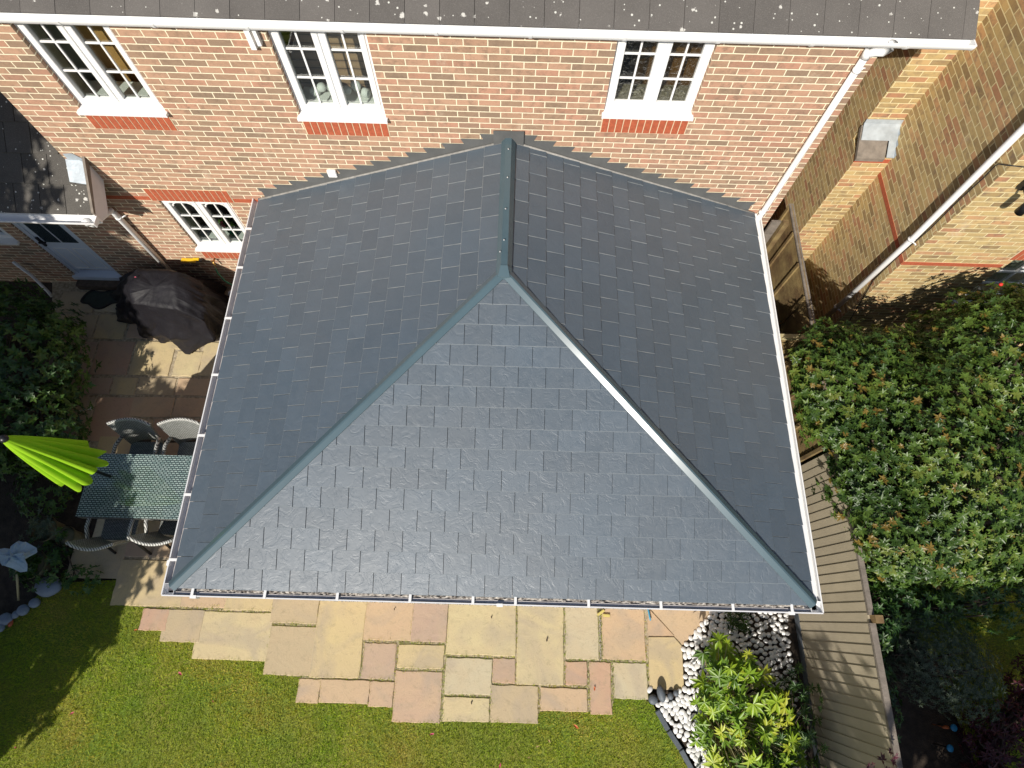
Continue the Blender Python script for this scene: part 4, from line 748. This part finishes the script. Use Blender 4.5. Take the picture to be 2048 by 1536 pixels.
# ---------------------------------------------------------------- patio furniture
def wick(mb_, name, parent, m='wicker', local=True): return mb_.build(name, m, parent, uv=True, local=local)
tb = thing('wicker_table', (-4.6, -3.4, 0), 'rectangular grey green wicker garden table with glass top beside the conservatory', 'table')
MB().box(-5.37, -3.85, -3.82, -3.0, .712, .74).build('tabletop', 'tabletop', tb, uv=True); MB().box(-5.36, -3.86, -3.825, -3.815, .62, .715).box(-5.36, -3.86, -3.005, -2.995, .62, .715).box(-5.375, -5.365, -3.82, -3.0, .62, .715).box(-3.855, -3.845, -3.82, -3.0, .62, .715).build('apron', 'wicker', tb, uv=True)
for x in (-5.33, -3.95):
    for y in (-3.78, -3.10): MB().box(x, x+.06, y, y+.06, 0, .71).build('leg', 'wicker', tb, uv=True)
def curved(cx, w, y0, bulge, z0, z1, lean, th=.03, n=10):
    m_ = MB(); rows = 5; V = []; 
    for s_ in (0, th):
        for j in range(rows):
            t = j/(rows-1); z = z0+(z1-z0)*t; ww = w*(.82+.18*t)
            for i in range(n+1):
                a = -1+2*i/n; V.append((cx+a*ww/2, y0+lean*t+bulge*(1-a*a)+s_-(.0), z))
    k = (n+1)*rows; Fs = []
    for j in range(rows-1):
        for i in range(n): q = j*(n+1)+i; Fs += [(q, q+1, q+n+2, q+n+1), (k+q, k+q+n+1, k+q+n+2, k+q+1)]
    for i in range(n): Fs += [(i, k+i, k+i+1, i+1), ((rows-1)*(n+1)+i, (rows-1)*(n+1)+i+1, k+(rows-1)*(n+1)+i+1, k+(rows-1)*(n+1)+i)]
    for j in range(rows-1): q = j*(n+1); Fs += [(q, q+n+1, k+q+n+1, k+q), (q+n, k+q+n, k+q+2*n+1, q+2*n+1)]
    return m_.add(V, Fs, smooth=False)
def make_chair(label):
    t = thing('wicker_chair', (0, 0, 0), label, 'chair', 'wicker chairs round the garden table')      # faces -y, back at +y
    wick(curved(0, .56, .10, .07, .42, .90, .12), 'backrest', t); wick(MB().box(-.22, .22, -.30, .14, .38, .42), 'seat', t)
    rim = MB().tube([(-.28+.56*i/8, .22+.075*(1-(2*i/8-1)**2)+.015, .905) for i in range(9)], .022, 8); rim.build('top_rim', 'wickrim', t, local=True)
    for s_ in (-1, 1):
        a = MB().tube([(s_*.25, .16, .60), (s_*.275, .02, .65), (s_*.275, -.20, .64), (s_*.265, -.30, .60), (s_*.26, -.31, .40)], .024, 8); a.build('armrest', 'wickrim', t, local=True)
        MB().tube([(s_*.24, -.29, .40), (s_*.245, -.31, 0)], .02, 8).build('leg', 'black', t, local=True); MB().tube([(s_*.23, .15, .42), (s_*.24, .27, 0)], .018, 8).build('leg', 'black', t, local=True)
    return t
k = N('plaited_wicker_rim'); wv = k.n('ShaderNodeTexWave'); wv.inputs['Scale'].default_value = 18; wv.inputs['Distortion'].default_value = 2.; wv.bands_direction = 'DIAGONAL'; k.l(k.obj(), wv.inputs['Vector'])
k.base(k.ramp(wv.outputs['Fac'], [(.15, (.06, .06, .055)), (.4, (.42, .42, .39)), (1, (.56, .56, .53))])); k.rough(.5); M['wickrim'] = k.m
def copy_tree(o, parent=None):
    c = o.copy(); COL.objects.link(c); c.parent = parent
    for q_ in list(o.children): copy_tree(q_, c)
    return c
ch0 = make_chair('wicker chair by the top of the table in the parasol shade'); ch0.location = (-4.91, -2.88, 0)
for (x, y, rz, lb) in [(-4.25, -2.86, .03, 'sunlit wicker chair above the table nearest the conservatory gutter'), (-4.98, -3.92, math.pi, 'wicker chair below the table at its garden end'), (-4.25, -3.84, math.pi-.03, 'wicker chair below the table tucked beside the gutter')]:
    c = copy_tree(ch0); c.location = (x, y, 0); c.rotation_euler.z = rz; c['label'] = lb
pa = thing('parasol', (-5.08, -3.3, 0), 'closed lime green parasol standing at the left end of the wicker table', 'parasol')
V = []; Fs = []; nz_, na = 14, 96
for j in range(nz_+1):
    t = j/nz_; R = .035+.265*t**.85
    for i in range(na):
        a = 6.28318*i/na; ple = abs(math.sin(a*5.5+.4*t+.3*math.sin(a*3))); fold = .60+.40*ple**.8
        r = R*(1-(1-fold)*min(1, t*1.8)); z = 2.46-1.14*t-(.06*math.sin(a*8+1)+.05*math.sin(a*3))*t*t
        V.append((-5.08+math.cos(a)*r, -3.3+math.sin(a)*r, z))
for j in range(nz_):
    for i in range(na): Fs.append((j*na+i, j*na+(i+1) % na, (j+1)*na+(i+1) % na, (j+1)*na+i))
MB().add(V, Fs, smooth=True).build('canopy', 'parasol', pa); MB().ico((-5.08, -3.3, 2.47), (.045, .045, .04), 2).build('finial', 'black', pa); MB().tube([(-5.08, -3.3, .0), (-5.08, -3.3, 2.4)], .02, 10).build('pole', 'black', pa); MB().tube([(-5.08, -3.3, .0), (-5.08, -3.3, .06), (-5.08, -3.3, .10)], [.24, .22, .05], 24).build('base', 'slatestone', pa)
# covered barbecue
gc = MB(); ring = lambda L: [tuple(at(u, v, 'z', z)) for u, v, z in L]
R0 = ring([(279, 543, 1.10), (316, 541, 1.12), (353, 543, 1.14), (349, 556, 1.14), (346, 569, 1.12), (349, 594, 1.06), (353, 618, .98), (309, 613, .97), (264, 607, .96), (261, 587, 1.04), (258, 567, 1.08), (268, 555, 1.10)])
R1 = ring([(270, 541, .95), (322, 537, .98), (398, 560, .86), (405, 580, .86), (408, 600, .84), (410, 625, .80), (405, 645, .70), (345, 645, .66), (280, 622, .74), (256, 604, .80), (248, 580, .84), (255, 556, .9)])
R2 = ring([(246, 552, .5), (330, 545, .5), (418, 566, .5), (432, 590, .45), (440, 620, .42), (440, 650, .40), (421, 684, .34), (352, 677, .36), (286, 655, .40), (250, 632, .45), (238, 600, .5), (240, 575, .5)])
R3 = ring([(240, 560, .04), (350, 556, .04), (452, 575, .04), (468, 602, .04), (470, 640, .04), (452, 676, .04), (385, 701, .03), (330, 689, .03), (282, 667, .03), (244, 640, .03), (229, 612, .04), (230, 582, .04)])
def up_ring(R, n=72, amp=0., f=9, ph=0.):
    k_ = len(R); out = []; c = sum((Vector(p) for p in R), Vector())/k_
    for i in range(n):
        t = i*k_/n; a = int(t); fr_ = t-a; p = Vector(R[a % k_]).lerp(Vector(R[(a+1) % k_]), fr_); d = (p-c); d.z = 0; d.normalize(); w = amp*(math.sin(i*f*6.283/n+ph)+.6*math.sin(i*(f*1.7)*6.283/n+ph*2)+random.uniform(-.5, .5)); out.append(p+d*w)
    return out
rings = [up_ring(R0), [Vector(a).lerp(Vector(b), .5)+Vector((0, 0, .03)) for a, b in zip(up_ring(R0), up_ring(R1, amp=.012))], up_ring(R1, amp=.022, f=11), [a.lerp(b, .5) for a, b in zip(up_ring(R1, amp=.02, f=9), up_ring(R2, amp=.02, f=9))], up_ring(R2, amp=.04, f=9), [a.lerp(b, .5) for a, b in zip(up_ring(R2, amp=.03, f=8, ph=.4), up_ring(R3, amp=.05, f=8, ph=.3))], up_ring(R3, amp=.055, f=8, ph=.5)]
V = [p for r in rings for p in r]; nn = 72; Fs = [(j*nn+i, j*nn+(i+1) % nn, (j+1)*nn+(i+1) % nn, (j+1)*nn+i) for j in range(6) for i in range(nn)]; cc = sum(rings[0], Vector())/nn+Vector((0, 0, .01)); V.append(cc); Fs += [(i, (i+1) % nn, len(V)-1) for i in range(nn)]
gcv = gc.add(V, Fs, smooth=True).build('covered_barbecue', 'cover'); tag(gcv, 'barbecue under a crumpled black cover against the brick wall', 'barbecue')
sub = gcv.modifiers.new('s', 'SUBSURF'); sub.subdivision_type = 'SIMPLE'; sub.levels = 1; sub.render_levels = 2
for nm_, sz, st_ in (('a', .30, .045), ('b', .08, .016)):
    tx = bpy.data.textures.new('wrinkle_'+nm_, 'CLOUDS'); tx.noise_scale = sz; dm = gcv.modifiers.new('d'+nm_, 'DISPLACE'); dm.texture = tx; dm.strength = st_; dm.texture_coords = 'GLOBAL'
p = at(272, 556, 'z', 1.12); petal(272, 556, 'pink', .02, 'pale petal lying on top of the black barbecue cover', 'petal', 0, 'fallen_petal').location = (p.x, p.y, 1.13)
hb = thing('hose_hanger', (-4.77, -.05, .78), 'yellow hose hanger fixed low on the brick wall above the barbecue', 'hanger'); MB().box(-4.9, -4.68, -.07, -.002, .765, .79).box(-4.72, -4.62, -.05, -.002, .79, .81).build('bracket', 'yellow', hb, bevel=.008)
m_ = MB().box(-4.90, -4.64, -.10, -.09, .752, .765)
for i in range(6): m_.box(-4.89+i*.04, -4.87+i*.04, -.102, -.088, .73, .752)
m_.build('prongs', 'black', hb); box_part('nozzle', 'black', hb, -4.619, -4.58, -.06, -.02, .79, .81)
tp = thing('garden_tap', (-4.39, 0, .72), 'brass garden tap on the wall with its green hose', 'tap'); MB().tube([(-4.40, -.001, .80), (-4.40, -.08, .80), (-4.40, -.09, .72)], .013, 8).box(-4.43, -4.37, -.075, -.055, .82, .83).build('spout', 'brass', tp)
MB().tube([tuple(at(u, v, 'z', z)) for u, v, z in [(431, 536, .66), (436, 547, .58), (450, 562, .5), (468, 572, .42), (480, 580, .3)]], .011, 8).build('hose', 'green', tp)
tag(MB().tube([(-4.14, -.33, .3), (-4.14, -.13, .3)], .15, 20).tube([(-4.14, -.36, .3), (-4.14, -.34, .3)], .19, 20).box(-4.2, -4.08, -.4, -.1, 0, .1).build('hose_reel', 'pvcgrey'), 'grey hose reel on the wall half hidden by the conservatory gutter', 'hose reel')
mt = []
for i in range(40):
    a = 6.283*i/40; x = math.cos(a)*.29*(1+.06*math.cos(4*a)); y = math.sin(a)*(.17-.045*math.cos(2*a)*-1*(1 if math.cos(a*2) > .3 else .3)); mt.append((x, y-.03*math.cos(a*4), 0))
pc = at(202, 598, 'z', .01); o = MB().prism(mt, (0, 0, .015)).build('doormat', 'mat'); o.location = (pc.x, pc.y, .006); o.rotation_euler.z = .05; tag(o, 'dark wavy edged doormat on the shaded patio by the door', 'doormat')
m2 = MB(); n_ = len(mt)
for i in range(n_): a, b = Vector(mt[i]), Vector(mt[(i+1) % n_]); m2.prism([a, b, b*.88, a*.88], (0, 0, .022))
m2.build('border', 'black', o)
# ---------------------------------------------------------------- planting
def shrub(name, label, E, n, nl, L, Wd, leaf, base, cat='shrub', depth=.35, nb_=10, r0=.04, bumpy=.1, upbias=.5, **kw):
    t = thing(name, base, label, cat); P, Q = shell_points(E, n, depth, .05, bumpy); Q = Q+np.array([0, 0, upbias])+RNG.normal(0, .25, Q.shape)
    whorls('leaves', P, Q, nl, L, Wd, leaf, t, **kw); m_ = MB(); stems(m_, base, E, nb_, r0); m_.build('stems', 'bark', t); return t
shrub('evergreen_shrub', 'large glossy evergreen shrub with reddish shoot tips spreading over the fence at the right', [(4.95, -2.9, 1.5, 1.15, 1.5, 1.1), (5.9, -2.1, 1.7, 1.15, 1.1, 1.1), (4.45, -2.2, 1.55, .75, .9, .75), (4.75, -3.75, 1.3, .8, .65, .75), (5.7, -3.55, 1.2, 1.0, .85, .95), (6.6, -1.7, 1.6, .9, .9, 1.0), (4.2, -3.1, 1.98, .52, .9, .30), (4.25, -3.85, 1.95, .5, .52, .28), (6.0, -1.65, 2.15, .75, .6, .6), (3.86, -2.25, 1.95, .48, .8, .36)], 17500, 7, .054, .027, 'shrubleaf', (5.0, -2.8, 0), depth=.42, nb_=8, hi=.9, tipred=.05, elev=.3)
shrub('hydrangea_bush', 'dense dark green bush in shade at the left edge of the patio', [(-6.75, -1.75, .75, .85, .95, .75), (-6.45, -2.6, .6, .7, .7, .65), (-7.3, -1.2, .8, .7, .7, .7), (-7.3, -2.6, .7, .8, .9, .8)], 3000, 5, .07, .036, 'darkleaf', (-6.8, -2.0, 0), depth=.4)
fp = thing('fatsia_plant', (2.7, -5.8, 0), 'bright lime green palmate leaved plant among the white cobbles', 'plant')
FE = [(2.78, -5.35, .5, .30, .30, .42), (2.72, -5.75, .42, .32, .34, .38), (3.12, -5.7, .42, .32, .36, .36), (2.88, -6.2, .45, .40, .4, .40), (3.3, -6.25, .34, .32, .4, .34), (2.82, -6.75, .4, .42, .4, .38), (3.3, -6.8, .35, .4, .4, .35), (3.5, -6.0, .22, .22, .3, .22), (2.6, -6.05, .3, .22, .3, .26)]
P, Q = shell_points(FE, 440, .55, .10, .15); Q = Q*.55+np.array([-.12, -.25, 1.])+RNG.normal(0, .18, Q.shape)
whorls('leaves', P, Q, 8, .118, .036, 'limeleaf', fp, fan=4.9, elev=.02, jl=.2)
m_ = MB()
for p in P: b = Vector((2.7, -5.9, .02)).lerp(Vector(p), .25); b.z = .02; m_.tube([b, Vector(p)*.5+b*.5+Vector((0, 0, .1)), Vector(p)], [.008, .006, .003], 4)
m_.build('stems', 'cane', fp)
P = np.concatenate([np.array([[x, y, .12+.08*RNG.random()] for x, y in zip(RNG.uniform(2.95, 3.2, 60), RNG.uniform(-4.95, -4.6, 60))])]); t_ = thing('fern_clump', (3.07, -4.75, 0), 'small dark fern in the cobbles just below the gutter', 'fern'); whorls('leaves', P, np.tile([0, 0, 1.], (60, 1))+RNG.normal(0, .5, (60, 3)), 7, .07, .012, 'darkleaf', t_)
t_ = thing('euphorbia_plant', (3.6, -5.95, 0), 'spindly dark green plant in shade at the foot of the beige fence', 'plant'); P, Q = shell_points([(3.62, -5.9, .45, .2, .6, .4), (3.45, -6.5, .4, .3, .5, .4)], 150, .6, .05); whorls('leaves', P, Q+np.array([0, 0, .8]), 9, .07, .016, 'darkleaf', t_); m_ = MB(); stems(m_, (3.6, -6, 0), [(3.62, -5.9, .45, .2, .6, .4)], 10, .012); m_.build('stems', 'bark', t_)
shrub('grey_leaved_shrub', 'fine grey green shrub in the shade beyond the beige fence', [(5.05, -5.15, .75, .5, .55, .5), (5.45, -5.35, .65, .4, .5, .45)], 2600, 6, .035, .007, 'fineleaf', (5.1, -5.2, 0), depth=.6)
shrub('laurel_bush', 'dark glossy bush below the evergreen shrub beyond the beige fence', [(4.35, -4.75, .8, .35, .45, .5), (4.3, -5.6, .65, .3, .6, .45), (4.9, -4.55, .7, .6, .35, .5), (6.1, -4.4, .6, .9, .5, .5)], 1500, 6, .06, .024, 'darkleaf', (4.5, -5, 0), depth=.5)
shrub('red_leaved_shrub', 'dark red leaved shrub in the lower right corner', [(6.0, -6.1, .45, .5, .5, .4), (6.55, -5.5, .5, .35, .4, .4), (5.7, -6.8, .4, .5, .5, .4)], 1100, 5, .07, .02, 'redleaf', (6, -6.2, 0), depth=.6)
t_ = thing('red_acer_sprig', (4.05, -6.35, 0), 'dark red leafy sprigs overhanging the beige fence at the bottom', 'plant'); P = np.array([tuple(at(u, v, 'z', 1.8)) for u, v in [(1780, 1503), (1765, 1520), (1745, 1528), (1785, 1525), (1738, 1534), (1775, 1536), (1790, 1512)]]); whorls('leaves', P, np.tile([0, 0, 1.], (7, 1))+RNG.normal(0, .3, (7, 3)), 6, .055, .022, 'redleaf', t_, fan=5)
m_ = MB()
for p in P: m_.tube([(4.1, -6.8, 0), (4.05, -6.7, 1.4), tuple(p)], [.01, .006, .002], 4)
m_.build('stems', 'bark', t_)
NL = [(5.2, -4.2), (9, -4.2), (9, -8), (6.0, -8), (5.9, -6.5), (5.7, -5.6)]
sheet('neighbour_lawn', 'lawn', NL, -.03); blades('neighbour_grass', NL, 22000, .05, (5.3, 7.6, -6.6, -4.2), 'yellow green grass in sun patches beyond the shaded shrub')
for i, (u, v, lb) in enumerate([(1910, 1456, 'bright blue round solar light beside the orange flower in the shaded bed'), (1902, 1497, 'duller blue round solar light below the bright one')]):
    p = at(u, v, 'z', .3); t_ = thing('solar_light', (p.x, p.y, 0), lb, 'light', 'solar lights in the shaded bed'); MB().tube([(p.x, p.y, 0), (p.x, p.y, .27)], .008, 6).build('stake', 'black', t_); MB().tube([(p.x, p.y, .265), (p.x, p.y, .285), (p.x, p.y, .295)], [.03, .042, .03], 16).build('lens', 'blue', t_)
p = at(1892, 1455, 'z', .25); tag(MB().ico((p.x, p.y, .25), (.05, .022, .02), 1, .2).tube([(p.x, p.y, 0), (p.x, p.y, .24)], .004, 5).build('orange_flower', 'orange'), 'faded orange flower next to the bright blue solar light', 'flower')
p = at(2002, 569, 'z', 2.5); tag(MB().ico((p.x, p.y, 2.5), (.022, .02, .02), 2, .15).build('red_flower', 'rednose'), 'single red bloom at the top of the evergreen shrub', 'flower')
# potted plants and odds and ends in the shaded bed
def pot(u, v, r, h, label, leaf, nlf, L, Wd, hw=.5):
    p = at(u, v, 'z', h); t = thing('plant_pot', (p.x, p.y, 0), label, 'pot'); x, y = p.x, p.y
    MB().tube([(x, y, .0), (x, y, h)], [r*.75, r], 24, cap=False).tube([(x, y, h-.02), (x, y, h+.012)], r+.014, 24, cap=False).tube([(x, y, h-.04), (x, y, h-.03)], r*.95, 24).build('pot', 'terracotta', t)
    MB().tube([(x, y, h-.012), (x, y, h+.012)], [r+.018, r+.018], 28, cap=False).build('rim', 'terracotta', t)
    if nlf:
        P = np.array([[x+random.gauss(0, r*hw), y+random.gauss(0, r*hw), h+random.uniform(.0, .16)] for _ in range(nlf)]); whorls('foliage', P, np.tile([0, 0, 1.], (nlf, 1))+RNG.normal(0, .5, (nlf, 3)), 6, L, Wd, leaf, t)
    return t
pot(88, 1058, .15, .28, 'mossy round pot with a leafy green plant left of the table', 'fineleaf', 45, .06, .016); pot(131, 1072, .11, .26, 'smaller grey pot with a sparse plant beside the lower chair', 'darkleaf', 14, .05, .02, .35); pot(62, 1128, .17, .22, 'wide shallow pot rim full of dark leaves in the shaded bed', 'darkleaf', 60, .07, .03)
bg_ = MB(); pc = at(30, 1112, 'z', .55); V = []; Fs = []; nr_ = 20
for j in range(6):
    for i in range(nr_): a = 6.283*i/nr_; R = (.02+.17*(j/5)**.7)*(1+.25*math.sin(a*3+j)+.15*math.sin(a*5)); V.append((pc.x+math.cos(a)*R*1.15, pc.y+math.sin(a)*R*.85, .60-.08*(j/5)**2+.03*math.sin(a*4+j*.6)))
for j in range(5):
    for i in range(nr_): Fs.append((j*nr_+i, j*nr_+(i+1) % nr_, (j+1)*nr_+(i+1) % nr_, (j+1)*nr_+i))
Fs.append(tuple(range(nr_))); t_ = thing('draped_cloth', (pc.x, pc.y, 0), 'pale blue crumpled cloth over a stake in the shaded bed', 'cloth'); bg_.add(V, Fs, smooth=False).build('cloth', 'bluegrey', t_); MB().tube([(pc.x, pc.y, 0), (pc.x, pc.y, .56)], .01, 6).build('stake', 'cane', t_)
a, b = at(33, 1135, 'z', .35), at(37, 1200, 'z', .02); tag(MB().tube([a, b], .014, 8).build('bamboo_cane', 'cane'), 'bamboo cane leaning in the shaded bed below the pale cloth', 'cane')
t_ = thing('silver_leaved_plant', tuple(at(110, 850, 'z', 0)), 'wiry plant with silvery white leaves beside the dark bush', 'plant')
P = [tuple(at(u, v, 'z', .5)) for u, v in [(78, 805), (80, 815), (84, 824), (88, 832), (92, 838), (117, 842), (124, 838), (131, 834), (138, 830), (146, 828), (154, 824), (162, 822), (170, 820), (182, 818), (135, 842), (143, 842), (150, 843), (82, 855), (90, 858), (86, 866), (78, 872)]]; P = np.array(P)+RNG.normal(0, .008, (len(P), 3))
whorls('leaves', P, np.tile([.1, -.1, 1.], (len(P), 1))+RNG.normal(0, .3, (len(P), 3)), 3, .030, .015, 'whiteleaf', t_); m_ = MB(); bs_ = at(105, 865, 'z', .05)
for e in (0, 13, 20): m_.tube([bs_, tuple(P[e])], [.006, .003], 5)
m_.build('stems', 'bark', t_)
p = at(87, 845, 'z', .5); tag(MB().ico(p, (.03, .028, .02), 1, .2).tube([(p.x, p.y, .0), (p.x, p.y, .49)], .003, 5).build('orange_bloom', 'orange'), 'single orange bloom between the silvery leaves', 'flower')
shrub('bedding_plant', 'low green bedding plants at the corner of the paving in shade', [(-5.5, -4.55, .08, .28, .18, .12), (-6.1, -4.35, .1, .35, .35, .16), (-6.3, -3.4, .15, .4, .4, .3)], 420, 5, .05, .025, 'darkleaf', (-5.7, -4.45, 0), 'plant', nb_=3, r0=.006)
# ---------------------------------------------------------------- trees standing just outside the view that shade the garden
def tree(label, c, r, n, L, Wd, base):
    t = thing('garden_tree', base, label, 'tree', 'trees shading the garden from outside the view'); x, y, z = c
    E = [(x, y, z, r, r, r*.9), (x+r*.45, y+r*.3, z+r*.2, r*.6, r*.6, r*.6), (x-r*.4, y-r*.3, z+r*.1, r*.65, r*.65, r*.6), (x+r*.1, y-r*.4, z-r*.3, r*.6, r*.6, r*.5)]
    P, Q = shell_points(E, n, .6, .2, .12); whorls('crown', P, Q+RNG.normal(0, .5, Q.shape), 5, L, Wd, 'darkleaf', t); m_ = MB(); m_.tube([base, (x*.5+base[0]*.5, y*.5+base[1]*.5, z*.5), (x, y, z)], [.14, .1, .05], 10); stems(m_, (x, y, z-r*.4), E, 5, .05); m_.build('trunk', 'bark', t)
tree('tall leafy tree beyond the left edge whose shadow covers the back door', (-11.7, -8.3, 6.3), 3.2, 14000, .17, .11, (-11.7, -8.3, 0))
tree('second tall leafy tree, added beyond the left edge to shade the low tiled roof', (-10.15, -4.8, 6.6), 2.55, 9000, .17, .11, (-10.15, -4.8, 0))  # unseen extra tree, placed so that its shade reaches the wing roof
tree('smaller leafy tree beyond the left edge shading the corner of the lawn', (-7.75, -7.25, 2.5), 1.8, 8500, .12, .08, (-7.75, -7.25, 0))
tree('leafy tree below the view shading the garden beyond the fence', (3.45, -10.5, 4.5), 1.6, 2400, .12, .08, (3.45, -10.5, 0))
